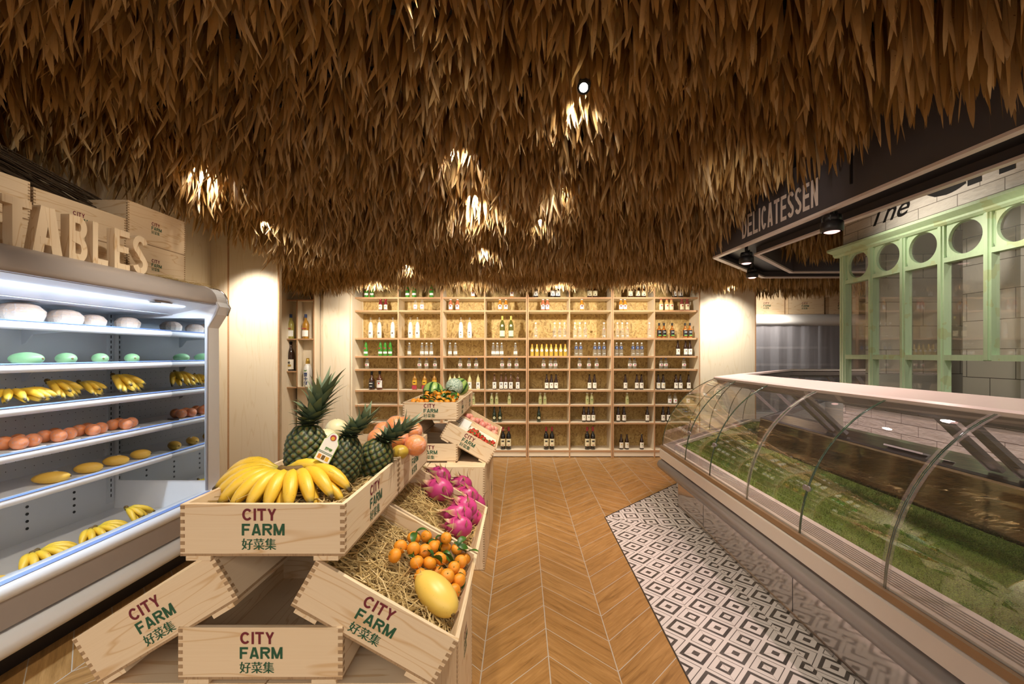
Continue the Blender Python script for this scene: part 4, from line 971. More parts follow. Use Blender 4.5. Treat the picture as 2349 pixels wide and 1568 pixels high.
# tiled room behind the window
def tiles():
    n = NT('large_white_wall_tile'); c = n.n('ShaderNodeTexCoord').outputs['Object']; s = n.n('ShaderNodeSeparateXYZ'); n.set(s.inputs[0], c)
    v = n.comb(n.math('ADD', s.outputs[1], s.outputs[0]), s.outputs[2], 0); b = n.n('ShaderNodeTexBrick'); n.set(b.inputs['Vector'], v)
    b.inputs['Scale'].default_value = 1.0; b.inputs['Brick Width'].default_value = .34; b.inputs['Row Height'].default_value = .22; b.inputs['Mortar Size'].default_value = .0025
    return n.done(n.bsdf(n.mix(b.outputs['Fac'], '#cbc8c0', '#4a4641'), .25))
TILE = tiles()
g = G(); g.box(4.1, 4.2, -1.5, 3.95, 0, 3.4); g.box(3.55, 3.95, 3.05, 3.45, 0, 3.4); g.box(3.25, 4.2, 3.95, 4.05, 0, 3.4); struct('wall_right_tiled', g, TILE)
g = G(); g.box(4.05, 4.10, 1.6, 2.7, 0, 2.2); struct('door_1', g, DARK)

# ================================================================ FAR FRIDGE
FY = 7.3
ff = thing('display_fridge', 'far display fridge with clear curtain and empty grey shelves, behind the counter', 'fridge', (4.0, FY, 0))
def qx(px, Y=FY): return (px-CX)*Y/F
def qz(py, Y=FY): return CAMH-(py-CY)*Y/F
X0, X1 = qx(1734)-.02, 5.6
def ffobj(name, g, mats): o = g.obj(name, mats, ff); o.matrix_parent_inverse = Matrix.Translation((-4.0, -FY, 0)); return o
X1 = 6.2
g = G(); g.prism([(FY+.7,2.19)]+[(FY+.11-.11*math.cos(R(a)), 2.08+.11*math.sin(R(a))) for a in (90,70,50,30,10,-10,-30)]+[(FY+.1,1.99),(FY+.7,1.99)], X0, X1, 'x', 0, True); ffobj('canopy', g, FWH)
g = G(); g.box(X0, X1, FY+.7, FY+.74, 0, 2.1); ffobj('back_wall', g, plain('far_fridge_grey', '#b4b2b8', .5))
for py in (797, 836, 876, 916): 
    z = qz(py, FY+.3); g = G(); g.box(X0, X1, FY+.28, FY+.7, z-.02, z+.02); ffobj('shelf', g, FGR)
g = G(); g.box(X0, X1, FY+.05, FY+.7, 0, .5); ffobj('base', g, FWH)
g = G(); g.box(X0-.03, X0, FY, FY+.74, 0, 2.15); ffobj('end_panel', g, FWH)
n_ = NT('clear_curtain'); tr = n_.n('ShaderNodeBsdfTransparent'); gy = n_.n('ShaderNodeBsdfGlossy'); gy.inputs[1].default_value = .12; gy.inputs[0].default_value = (.8,.82,.9,1)
df = n_.bsdf('#adacb6', .4); st = n_.noise(n_.coord('Object', (5, 1, .5)), 1, 3, .6, .8)
m1 = n_.n('ShaderNodeMixShader'); n_.set(m1.inputs[0], n_.math('ADD', .40, n_.math('MULTIPLY', n_.math('POWER', st, 2.0), .6))); n_.t.links.new(tr.outputs[0], m1.inputs[1]); n_.t.links.new(df, m1.inputs[2])
m2 = n_.n('ShaderNodeMixShader'); m2.inputs[0].default_value = .10; n_.t.links.new(m1.outputs[0], m2.inputs[1]); n_.t.links.new(gy.outputs[0], m2.inputs[2]); CURT = n_.done(m2.outputs[0])
g = G(); N = 60; vs = []
for i in range(N+1):
    x = X0+(X1-X0)*i/N; y = FY+.09+.006*math.sin(i*.9)+.003*math.sin(i*2.3); vs += [(x, y, .5), (x, y, 1.99)]
g.add(vs, [(2*i, 2*i+2, 2*i+3, 2*i+1) for i in range(N)], 0, True); ffobj('curtain', g, CURT)
k = 0
for (a, b, zz, hh, lb, yo) in ((1722, 1800, 2.19, .30, 'pale crate on the far fridge at the left, lower row', .06), (1808, 1891, 2.19, .28, 'pale crate in the middle of the far fridge, lower row', 0), (1893, 1970, 2.19, .29, 'pale crate on the far fridge at the right, lower row', .06),
        (1718, 1797, 2.50, .28, 'pale crate on the far fridge at the left, upper row', .08), (1818, 1890, 2.48, .28, 'pale crate in the middle of the far fridge, upper row', .05), (1892, 1972, 2.49, .28, 'pale crate on the far fridge at the right, upper row', .07)):
    Y = FY+.12+yo; xa, xb = qx(a, Y), qx(b, Y)
    t = crate('wooden_crate', lb, xb-xa, .4, hh, True, False, 'wooden crates on the far fridge', True, False, .125)
    t.location = ((xa+xb)/2, Y, zz+.006)
# ================================================================ CRATE GROUPS
Y1 = 1.045; PX = Y1/F
def crate_at(o, cx, y, z, tilt=0.0): o.location = (cx, y, z); o.rotation_euler = (0, tilt, 0); bpy.context.view_layer.update(); return TM((cx, y, z), (0, tilt, 0))
M_ = {}
def group(tagname, dx, dy, dz, labels, tl):
    TH = R(29.6); TL = -R(31.2)
    def mk(key, label, cx, y, z, tilt=0.0, **kw):
        o = crate('fruit_crate', label, group='wooden fruit crates in the '+tagname+' stack', **kw); M_[tagname+key] = crate_at(o, cx+dx, y+dy, z+dz, tilt); return o
    mk('top1', labels[0], -.629, Y1, 1.015); mk('top2', labels[1], -.629, Y1+.467, 1.015)
    mk('mid1', labels[2], -.634, Y1, .715)
    blx, blz = -.560, .892; c, s = math.cos(TH), math.sin(TH)
    mk('right1', labels[3], blx+.2*c, Y1+.004, blz-.2*s, TH); mk('right2', labels[4], blx+.2*c, Y1+.471, blz-.2*s, TH)
    blx, blz = -1.035, .700; c, s = math.cos(-TL), math.sin(-TL)
    mk('left1', labels[5], blx+.2*c, Y1+.004, blz+.2*s, TL, side_logo=False)
    if tl: mk('left2', labels[6], blx+.2*c, Y1+.471, blz+.2*s, TL, side_logo=False)
    mk('mid2', labels[7], -.634, Y1+.467, .715)
group('near', 0, 0, 0, ['nearest top crate holding the big banana hand and pineapples', 'top crate of wrapped oranges behind the pineapples in the near stack', 'level crate at the bottom middle of the picture, between the tilted crates',
    'right-tilted crate of mandarins and a big yellow mango in front', 'right-tilted crate of pink dragon fruit', 'left-tilted empty crate at the bottom left of the picture', 'left-tilted crate behind the nearest left-tilted crate', 'level crate hidden behind the bottom middle crate'], True)
group('far', -.024, 2.055, .018, ['far top crate heaped with small mandarins and leaves', 'far top crate holding the watermelons', 'level crate under the far top crate, left of the strawberry crate',
    'right-tilted far crate of strawberries', 'right-tilted far crate of peaches behind the strawberries', 'left-tilted crate on the left side of the far stack', '', 'level crate hidden at the back of the far stack'], False)
def tall(x, y, z1, label):
    o = crate('tall_crate', label, .40, .455, z1-.012, True, True, 'tall base crates', True, False, .105, False, True); o.location = (x, y, .006)
tall(-.83, Y1+.01, .69, 'tall base crate at the near left below the tilted crates'); tall(-.425, Y1+.01, .69, 'tall base crate at the near right below the mandarin crate')
tall(-.83, Y1+.475, .69, 'tall base crate behind the near left base crate'); tall(-.425, Y1+.475, .69, 'tall base crate below the dragon fruit crate')
tall(-.86, 2.98, .715, 'tall base crate at the left front of the far stack'); tall(-.452, 2.98, .715, 'tall base crate in front of the far stack beside the dragon fruit')
tall(-.452, 3.45, .715, 'tall base crate at the back right of the far stack')

# ================================================================ STRAW
def straw(M, x0, x1, y0, y1, h, n, label, up=.02, seed=0, stray=8, dir_=None):
    rs = random.Random(seed); g = G()
    N = 14; vs = []
    for i in range(N+1):
        for j in range(N+1):
            x = x0+(x1-x0)*i/N; y = y0+(y1-y0)*j/N; vs.append((x, y, h-.022+.012*noise.noise(Vector((x*22, y*22, seed)))))
    g.add(vs, [(i*(N+1)+j, (i+1)*(N+1)+j, (i+1)*(N+1)+j+1, i*(N+1)+j+1) for i in range(N) for j in range(N)], 0, True)
    for k in range(n):
        l = rs.uniform(.06, .22); a = rs.gauss(dir_, .5) if dir_ is not None else rs.uniform(0, 2*PI); cx, cy = rs.uniform(x0, x1), rs.uniform(y0, y1)
        ca, sa = math.cos(a), math.sin(a); pts = []
        tz = rs.gauss(0, .012); b = rs.gauss(0, .03); z = h-.008+rs.random()*up
        for q in (-1, -.33, .33, 1):
            x = cx+ca*l/2*q-sa*b*(1-q*q); y = cy+sa*l/2*q+ca*b*(1-q*q)
            pts.append((min(max(x, x0), x1), min(max(y, y0), y1), max(.012, z+tz*q-.006*q*q)))
        r = rs.uniform(.0008, .0024); g.tube(pts, [r, r*1.15, r, r*.5], 3, 0, False)
    for k in range(stray):
        cx, cy = rs.uniform(x0+.02, x1-.02), rs.uniform(y0+.02, y1-.02); a = rs.uniform(0, 2*PI); l = rs.uniform(.05, .11)
        g.tube([(cx, cy, h), (cx+l*.4*math.cos(a), cy+l*.4*math.sin(a), h+l*.6), (cx+l*.8*math.cos(a+.5), cy+l*.8*math.sin(a+.5), h+l*.8)], [.0012, .001, .0005], 3, 0, False)
    o = g.obj('straw_bedding', STRAWM); setM(o, M); tag(o, label, 'straw', None, 'stuff')
XI = .187
straw(M_['neartop1'], -XI, XI, .014, .44, .078, 900, 'dry straw bedding under the bananas and pineapples', .022, 1, 6)
straw(M_['neartop2'], -XI, XI, .014, .44, .06, 300, 'straw bedding under the wrapped oranges', .02, 2, 4)
straw(M_['nearright1'], -XI, XI, .014, .44, .060, 900, 'thick straw around the mandarins and big mango', .03, 3, 8)
straw(M_['nearright2'], -XI, XI, .014, .44, .040, 500, 'straw bedding beside the dragon fruit', .03, 4, 10)
straw(M_['fartop1'], -XI, XI, .014, .44, .075, 150, 'straw under the far mandarins', .02, 5, 4)
straw(M_['farright2'], -XI, XI, .014, .44, .075, 150, 'straw beside the peaches', .02, 6, 14)
straw(M_['nearleft1'], -XI, XI, .014, .44, .05, 250, 'straw in the left-tilted near crate', .02, 7, 6)

# ================================================================ FRUIT
def banana_mat():
    n = NT('banana_skin'); t = n.attr('t'); c = n.coord('Object', (1, 1, 1)); sp = n.noise(c, 260, 2, .5); sp2 = n.noise(c, 28, 3)
    col = n.ramp(t, [(0, '#5a4a24'), (.035, '#6d6426'), (.09, '#a39a34'), (.2, '#d7b630'), (.5, '#e8be36'), (.88, '#dcb338'), (.925, '#8a7a34'), (.945, '#2a211a'), (1, '#17120f')])
    col = n.mix(n.math('MULTIPLY', n.math('GREATER_THAN', sp, .70), .6), col, '#7a5420'); col = n.mix(n.math('MULTIPLY', n.math('SUBTRACT', sp2, .4), .7), col, '#c79a2c')
    return n.done(n.bsdf(col, .42, 0, n.bump(sp2, .1, .003)))
BAN = banana_mat(); CROWN = plain('banana_crown', '#6b5226', .7, 0, .3, 90, .4)
def banana_geo(p0, p1, p2, r=.0165):
    g = G(); p0, p1, p2 = Vector(p0), Vector(p1), Vector(p2); pts = []; rad = []
    prof = [(0, .34), (.08, .30), (.16, .42), (.26, .82), (.38, 1), (.52, 1.03), (.66, .98), (.78, .86), (.86, .68), (.92, .46), (.945, .38), (.985, .36), (1, .20)]
    for u, q in prof: pts.append(p0*(1-u)**2+p1*2*u*(1-u)+p2*u*u); rad.append(r*q)
    N = 10; vs = []; tt = []
    ref = None
    for k, p in enumerate(pts):
        d = (pts[min(k+1, len(pts)-1)]-pts[max(k-1, 0)]).normalized()
        if ref is None: ref = d.orthogonal().normalized()
        ref = (ref-d*ref.dot(d)).normalized(); b = d.cross(ref)
        for i in range(N):
            a = 2*PI*i/N; q = rad[k]*(1.07 if i % 2 == 0 else .95); vs.append(p+ref*(q*math.cos(a))+b*(q*math.sin(a))); tt.append(prof[k][0])
    fs = [(k*N+i, k*N+(i+1) % N, (k+1)*N+(i+1) % N, (k+1)*N+i) for k in range(len(pts)-1) for i in range(N)]; fs.append(tuple(range((len(pts)-1)*N, len(pts)*N)))
    return g.add(vs, fs, 0, True, None, tt)
STICK = plain('red_sticker', '#c0272d', .4)
def banana_hand(label, crown, spec, group_, cr=.03, sticker=None, carc=(200, 340)):
    """crown: point; spec: list of (azimuth deg, elevation rise, length, end z, radius)"""
    t = thing('banana_bunch', label, 'bananas', (0,0,0), (0,0,0), group_)
    cx, cy, cz = crown
    g = G(); a0, a1 = carc; g.tube([(cx+cr*math.cos(R(a)), cy+cr*math.sin(R(a)), cz+.004) for a in np.linspace(a0, a1, 9)], [.008, .0115, .012, .012, .012, .012, .012, .0115, .008], 8, 0, True, None, True); g.obj('crown', CROWN, t)
    for i, (az, rise, L, ez, r) in enumerate(spec):
        a = R(az); d = Vector((math.cos(a), math.sin(a), 0)); ac = R(min(max(az, a0), a1)); s = Vector((cx, cy, cz))+Vector((math.cos(ac), math.sin(ac), 0))*cr
        p0 = s+Vector((0, 0, -.002-.006*(rise < 0))); p1 = s+d*(L*.55)+Vector((0, 0, rise)); p2 = s+d*L; p2.z = ez
        b = banana_geo(p0, p1, p2, r).obj('banana', BAN, t)
        if sticker == i:
            q = p0*.12+p1*.46+p2*.42+Vector((0, 0, r*.62)); g = G(); g.lathe([(0, 0), (.007, 0), (.007, .0012), (0, .0012)], 12, 0, False, TM(q, (R(40), 0, 0)) @ Matrix.Diagonal((1.6, .8, 1, 1))); g.obj('sticker', STICK, b)
    return t
rs = random.Random(11)
# the big front hand
MT = M_['neartop1']
spec = [(176, 0.046, .178, .118, .0185), (190, 0.031, .180, .098, .0185), (206, 0.026, .168, .082, .018), (222, 0.022, .155, .080, .0185), (240, 0.020, .145, .082, .0185), (258, 0.020, .138, .084, .0185), (275, 0.020, .136, .082, .0185), (293, 0.020, .142, .082, .0185), (310, 0.022, .150, .086, .018), (326, 0.026, .158, .094, .018), (342, 0.030, .165, .100, .018), (6, 0.041, .165, .112, .018),
        (214, -.01, .145, .060, .016), (250, -.012, .128, .058, .0155), (284, -.012, .126, .058, .0155), (316, -.01, .142, .062, .0155), (335, -.006, .165, .075, .016)]
h = banana_hand('large yellow hand of bananas on straw in the nearest top crate', (-.035, .215, .150), spec, None, .034, 7, (195, 345)); setM(h, MT)
# fridge bunches: built facing +X, copied along the shelves
def bunch_variant(kind, seed):
    r = random.Random(seed)
    if kind == 'flat': sp = [(az+r.gauss(0, 3), .03, .15+r.gauss(0, .008), .03, .016) for az in (-70, -52, -36, -20, -4, 12, 30)]+[(az, -.01, .125, .018, .0145) for az in (-58, -30, -8, 16)]; return (0, 0, .062), sp, (-60, 45)
    sp = [(az+r.gauss(0, 3), .004, .135+r.gauss(0, .008), .024+.028*(k % 2), .0155) for k, az in enumerate((-62, -42, -24, -6, 14))]+[(az, -.03, .115, .017, .0145) for az in (-52, -28, -2)]; return (0, 0, .105), sp, (-40, 10)
protos = {}
def place_bunch(kind, X, Y, Z, rot, label, sc=1.0):
    c, sp, arc_ = bunch_variant(kind, 3 if kind == 'flat' else 5)
    if kind not in protos: protos[kind] = banana_hand(label, c, sp, 'banana bunches in the left fridge', .026 if kind == 'flat' else .012, 2 if kind == 'flat' else None, arc_); o = protos[kind]
    else: o = copy_tree(protos[kind], label)
    o.location = (X, Y, Z); o.rotation_euler = (0, 0, R(rot)); o.scale = (sc, sc, sc)
def fy(px, X): return X*F/(px-CX)
z3 = SHZ[2]+.001
for px, kind, rot, lb in ((30, 'flat', 15, 'bananas lying flat at the left picture edge on the third fridge shelf'), (112, 'up', 45, 'second banana bunch from left on the third fridge shelf'), (185, 'up', 55, 'third banana bunch from left on the third fridge shelf, small and low'), (262, 'up', 35, 'tallest banana bunch standing at the right on the third fridge shelf')):
    place_bunch(kind, -2.83, fy(px, -2.80), z3, rot, lb, 1.28 if px > 250 else (1.0 if px > 150 else 1.15))
zd = .346
for px, kind, rot, lb, sc in ((75, 'flat', 20, 'largest banana hand in the bottom tray of the fridge, at the left', 1.15), (210, 'flat', 15, 'middle banana hand in the bottom tray of the fridge', 1.15), (290, 'up', 40, 'banana bunch nearest the mirror in the bottom tray of the fridge', 1.1)):
    place_bunch(kind, -2.68, fy(px, -2.66), zd, rot, lb, sc)
def mango_mat(name, a, b, c):
    n = NT(name); t = n.attr('t'); f = n.noise(n.coord('Object'), 9, 3); f2 = n.noise(n.coord('Object'), 160, 2)
    col = n.mix(f, a, b); col = n.mix(n.math('MULTIPLY', n.math('LESS_THAN', t, .04), .8), col, c); col = n.mix(n.math('MULTIPLY', n.math('GREATER_THAN', f2, .7), .25), col, c)
    return n.done(n.bsdf(col, .4, 0, n.bump(f2, .03, .002)))
MGREEN = mango_mat('green_mango_skin', '#5c8f68', '#8fb07a', '#4c4a2a'); MYEL = mango_mat('yellow_mango_skin', '#d9a53a', '#e4bb52', '#8a6a2a')
def mango(name, mat, label, L, Wd, sticker=False):
    t = thing(name, label, 'mango')
    g = G(); fn = lambda d: 1-.10*max(0, d.z)**2+.06*d.x*d.z
    g.ball(1.0, (0,0,0), 20, 14, (Wd/2, Wd/2*.86, L/2), 0, Matrix.Rotation(PI/2, 4, 'X'), fn); g.obj('skin', mat, t)
    g = G(); g.tube([(0, -L*.445, 0), (0, -L*.47, .002)], [.006, .004], 7); g.obj('stem_scar', CROWN, t)
    if sticker: g = G(); g.ball(1, (0,0,0), 12, 5, (.014, .014, .002), 0, TM((Wd*.22, -L*.05, Wd*.36), (0, R(32), 0))); g.obj('sticker', WLAB, t)
    return t
m1 = None
for i, (px, L, W_, rz) in enumerate(((62, .165, .085, 100), (152, .145, .082, 70), (230, .125, .08, 60), (303, .115, .078, 60))):
    lb = 'green mango, %s from left on the second fridge shelf' % ORD[i]; X = -2.72
    o = mango('green_mango', MGREEN, lb, L, W_); o['group'] = 'green mangoes on the second fridge shelf'; o.location = (X, fy(px, X), SHZ[1]+W_*.41); o.rotation_euler = (0, 0, R(rz))
for i, (px, L, rz, st) in enumerate(((120, .175, 115, True), (205, .145, 120, False), (268, .145, 118, True), (324, .125, 112, False))):
    X = -2.72; o = mango('yellow_mango', MYEL, 'yellow mango, %s from left on the lowest fridge shelf' % ORD[i], L, .078, st); o['group'] = 'yellow mangoes on the lowest fridge shelf'
    o.location = (X, fy(px, X), SHZ[4]+.033); o.rotation_euler = (0, 0, R(rz))
o = mango('yellow_mango', MYEL, 'bright yellow mango cut off by the left picture edge in the bottom tray', .17, .10, False); o.location = (-2.52, fy(-8, -2.52), .39); o.rotation_euler = (0, 0, R(90))
# wrapped coconuts
def coco():
    n = NT('coconut_husk'); t = n.attr('t'); f = n.noise(n.coord('Object'), 30, 3)
    return n.done(n.bsdf(n.mix(n.math('MULTIPLY', f, .4), n.ramp(t, [(0, '#e3dcd2'), (.35, '#d9cdbf'), (.5, '#b9967a'), (1, '#a9836a')]), '#c9b09a'), .6))
COCO = coco(); FILM = None
def film(name, d, col='#f2f0f2'):
    n = NT(name); f = n.noise(n.coord('Object', (1, 1, 1)), 45, 3, .6, 1.5); tr = n.n('ShaderNodeBsdfTransparent'); b = n.bsdf(col, .15, 0, n.bump(f, .8, .01))
    m = n.n('ShaderNodeMixShader'); n.set(m.inputs[0], n.math('ADD', d, n.math('MULTIPLY', n.math('POWER', f, 5), 2.2))); n.t.links.new(tr.outputs[0], m.inputs[1]); n.t.links.new(b, m.inputs[2]); return n.done(m.outputs[0])
FILM = film('cling_film', .05)
def coconut(label, r, h):
    t = thing('wrapped_coconut', label, 'coconut')
    pr = [(0, 0), (.72, 0), (.82, .04), (.98, .42), (1.0, .62), (.72, .90), (.42, 1.0), (0, .98)]
    g = G(); g.lathe([(a*r, b*h) for a, b in pr], 14, 0, False); g.obj('trimmed_husk', COCO, t)
    g = G(); g.lathe([(0, h*.985), (r*.3, h*1.0), (r*.40, h*1.005), (r*.3, h*1.02), (0, h*1.03)], 12); g.obj('brown_top', plain('coconut_fibre', '#8a6248', .8, 0, .3, 60, .5), t)
    g = G(); g.lathe([(a*r*1.02+.001, b*h*1.01) for a, b in pr], 14, 0, True); g.obj('cling_film', FILM, t); return t
for i, (px, r, h) in enumerate(((46, .10, .115), (149, .086, .10), (213, .068, .085), (293, .072, .09))):
    X = -2.78; o = coconut('film-wrapped trimmed coconut, %s from left on the top fridge shelf' % ORD[i], r, h); o['group'] = 'wrapped coconuts on the top fridge shelf'; o.location = (X, fy(px, X), SHZ[0]+.001)
# wrapped orange packs
def orange_mat(name, a, b):
    n = NT(name); f = n.noise(n.coord('Object'), 350, 2); f2 = n.noise(n.coord('Object'), 14, 2)
    return n.done(n.bsdf(n.mix(f2, a, b), .36, 0, n.bump(f, .25, .0015)))
ORA = orange_mat('orange_peel', '#d8701c', '#e58428'); MAN = orange_mat('mandarin_peel', '#e58a1c', '#f0a02e')
def pack(label):
    t = thing('wrapped_orange_pack', label, 'oranges', (0,0,0), (0,0,0), 'film-wrapped orange packs on the fourth fridge shelf')
    g = G(); g.box(-.07, .07, -.075, .075, 0, .008); g.obj('tray', WHITE, t)
    for x in (-.034, .036):
        for y in (-.037, .037): 
            gg = G(); gg.ball(.037, (0,0,0), 16, 10); gg.obj('orange', ORA, t, (x, y, .044))
    g = G()
    for x in (-.034, .036):
        for y in (-.037, .037): g.ball(.0385, (x, y, .044), 16, 10)
    g.obj('cling_film', FILM, t); return t
pk = None
for i, px in enumerate((42, 130, 206, 280)):
    lb = 'film-wrapped orange pack, %s from left on the fourth fridge shelf' % ORD[i]
    if pk is None: pk = pack(lb); o = pk
    else: o = copy_tree(pk, lb)
    o.location = (-2.745, fy(px, -2.745), SHZ[3]+.001); o.rotation_euler = (0, 0, R(8+4*i))

# pineapples
def pine_mat():
    n = NT('pineapple_skin'); t = n.attr('t'); f = n.noise(n.coord('Object'), 22, 3); r = n.rand()
    col = n.ramp(t, [(0, '#12150a'), (.22, '#2f3a1a'), (.45, '#586428'), (.62, '#7c7430'), (.76, '#7a5630'), (.9, '#8a6a40'), (1, '#d8c090')])
    dk = n.ramp(t, [(0, '#0c0f0a'), (.22, '#222c20'), (.45, '#3a4a38'), (.62, '#55583a'), (.76, '#644428'), (.9, '#7c5a38'), (1, '#cdb288')])
    return n.done(n.bsdf(n.mix(n.math('ADD', n.math('MULTIPLY', r, .5), n.math('MULTIPLY', f, .4)), col, dk), .5))
PINEM = pine_mat()
def leafm(name, a, b, c):
    n = NT(name); t = n.attr('t'); f = n.noise(n.coord('Object', (40, 40, 8)), 1, 2)
    col = n.ramp(t, [(0, a), (.6, b), (1, c)]); return n.done(n.bsdf(n.mix(n.math('MULTIPLY', f, .4), col, a), .4))
PLEAF = leafm('pineapple_leaf', '#3f4d3a', '#627358', '#84906a')
def pineapple(label, r, h, seed, bend=(.05, 0), crownL=.16, nleaf=46):
    t = thing('pineapple', label, 'pineapple'); rs = random.Random(seed); g = G(); N, K = 156, 100; NS = 12; vs = []; tt = []
    for k in range(K+1):
        v = k/K; zz = h*v; base = r*(1-abs(2*v-.94)**3.2*.42)*(.0+1) if 0 < v < 1 else r*.35
        for i in range(N):
            a = i/N; u1 = (a*NS+v*6.0) % 1; u2 = (a*NS-v*6.0+.5) % 1
            e1 = 1-abs(2*u1-1); e2 = 1-abs(2*u2-1); b = min(e1, e2); bb = min(1, b*2.0); cen = e1*e2
            tt.append(min(1, .82*(e1*e2)**.5+max(0, cen-.86)*1.6)); q = base*(1+.105*math.sin(PI/2*min(1, (e1*e2)**.45))+max(0, cen-.85)*.5)
            ang = 2*PI*a; vs.append((q*math.cos(ang), q*math.sin(ang), zz))
    fs = [(k*N+i, k*N+(i+1) % N, (k+1)*N+(i+1) % N, (k+1)*N+i) for k in range(K) for i in range(N)]
    fs += [tuple(range(N))[::-1], tuple(range(K*N, (K+1)*N))]; g.add(vs, fs, 0, True, None, tt); g.obj('pineapple_body', PINEM, t)
    g = G()
    for i in range(nleaf):
        q = i/nleaf; az = i*2.39996; L = crownL*(.22+.78*q**.8)*rs.uniform(.85, 1.12); tilt = 1.35-1.12*q**.8+rs.gauss(0, .1); z0 = h-.005+q*crownL*.42
        w = .0165*(1-.2*q); pts = []; vs = []; tt = []; M = Matrix.Translation((bend[0]*q**1.3, bend[1]*q**1.3, z0)) @ Matrix.Rotation(az, 4, 'Z')
        th = tilt; x, z = .012*(1-q), 0.0; S = 7; curl = rs.uniform(.3, 1.1)*(1-q*.5)
        for s in range(S+1):
            u = s/S; ww = w*(1-u**1.8)*(.8+.4*math.sin(PI*min(1, u*1.3)))+.0003; nx_, nz_ = -math.cos(th), math.sin(th)
            for e in (-1, 0, 1): vs.append((x+(.006*abs(e)*(1-u))*nx_, e*ww, z+(.006*abs(e)*(1-u))*nz_)); tt.append(u)
            step = L/S; x += math.sin(th)*step; z += math.cos(th)*step; th += curl/S*(1.8 if u > .5 else .4)
        sh = Matrix.Identity(4); sh[0][2] = bend[0]/crownL*1.1; sh[1][2] = bend[1]/crownL*1.1
        g.add(vs, [(s*3+e, s*3+e+1, s*3+e+4, s*3+e+3) for s in range(S) for e in (0, 1)], 0, True, Matrix.Translation((0, 0, h)) @ sh @ Matrix.Translation((0, 0, -h)) @ M, tt)
    g.obj('leaf_crown', PLEAF, t); return t
pa = pineapple('tallest pineapple with upright crown, left of the other two', .056, .155, 1, (.022, .0), .145, 62)
Yp = 1.33; c0 = P(698, 1076, Yp); pa.location = (c0.x, c0.y, c0.z-.02); pa.rotation_euler = (R(-4), R(2), 0)
pb = pineapple('middle pineapple leaning right, behind the bananas', .047, .140, 2, (.028, .0), .088, 52)
c0 = P(782, 1100, 1.30); pb.location = (c0.x, c0.y, c0.z-.01); pb.rotation_euler = (R(-6), R(6), 0)
pc = pineapple('rightmost pineapple tilted to the right with its crown overlapping the far crate', .055, .160, 3, (.034, .0), .100, 54)
c0 = P(835, 1102, 1.44); pc.location = (c0.x, c0.y, c0.z-.02); pc.rotation_euler = (R(-6), R(20), 0)
# hang tag on the middle pineapple
t = thing('fruit_tag', 'arched white and green cardboard tag leaning between the pineapples', 'tag'); 
pts = [(-.020, 0), (.020, 0), (.020, .066)]+[(.020-.005-.015+.015*math.cos(R(a)), .066+.016*math.sin(R(a))) for a in (0, 30, 60, 90, 120, 150, 180)]+[(-.020, .066)]
pts = [(-.022, 0), (.022, 0), (.022, .062), (.015, .070)]+[(.014*math.cos(R(a)), .074+.014*math.sin(R(a))) for a in range(0, 181, 20)]+[(-.015, .070), (-.022, .062)]
g = G(); g.prism(pts, 0, .0012, 'y'); g.obj('card', WLAB, t)
g = G(); g.prism([(x*1.07, z*1.02-.0008) for x, z in pts], .0012, .002, 'y'); g.obj('green_border', plain('lime_card', '#8fb83c', .5), t)
g = G(); g.box(-.022, .022, -.0004, 0, .024, .0255); g.box(-.022, .022, -.0004, 0, .0275, .029); g.obj('green_stripe', GREEN, t)
g = G(); g.lathe([(0,0),(.009,0),(.009,.0006),(0,.0006)], 16, 0, False, TM((0, 0, .074), (PI/2, 0, 0))); g.obj('sun_mark', RLAB, t)
g = G(); g.lathe([(0,0),(.0055,0),(.0055,.0006),(0,.0006)], 16, 0, False, TM((0, -.0006, .0725), (PI/2, 0, 0))); g.obj('sun_mark', YLAB, t)
g = G(); put_text(g, '菠萝', .022, .010, TM((-.008, -.0006, .034), (PI/2, 0, 0)), 0, .05); g.obj('tag_print', GMARK, t)
for k in range(3): g = G(); g.box(-.017+k*.012, -.007+k*.012, -.0004, 0, .006, .019); g.obj('tag_picture', [ORNG, CROWN, YLAB][k], t)
c0 = P(736, 1058, 1.245); t.location = c0; t.rotation_euler = (R(-8), R(26), 0)
# pomelo, pale melon and wrapped fruit in the second top crate
def ball_fruit(name, label, cat, mat, r, loc, sc=(1,1,1), group_=None, parts=None, rot=(0,0,0), fn=None):
    t = thing(name, label, cat, loc, rot, group_); g = G(); g.ball(r, (0,0,0), 22, 14, sc, 0, None, fn); g.obj('peel', mat, t)
    g = G(); g.lathe([(0, 0), (r*.09, 0), (r*.06, r*.05), (0, r*.06)], 7, 0, True, Matrix.Translation((0, 0, r*sc[2]*.96*(fn(Vector((0,0,1))) if fn else 1)))); g.obj('stem_scar', CROWN, t); return t
MELON = mango_mat('pale_melon_skin', '#dfd3a4', '#e9e0b8', '#b5a878'); AMBF = mango_mat('ochre_fruit_skin', '#a8892a', '#c2a23a', '#6d5a22')
ball_fruit('pale_melon', 'pale cream melon between the tall and the middle pineapple', 'melon', MELON, .040, P(747, 1008, 1.56))
ball_fruit('pale_melon', 'yellowish melon behind the middle pineapple crown', 'melon', MELON, .042, P(772, 985, 1.66))
MT2 = M_['neartop2']; FILM2 = film('wrap_film', .05); ORP = orange_mat('salmon_orange_peel', '#e67e28', '#ee9440')
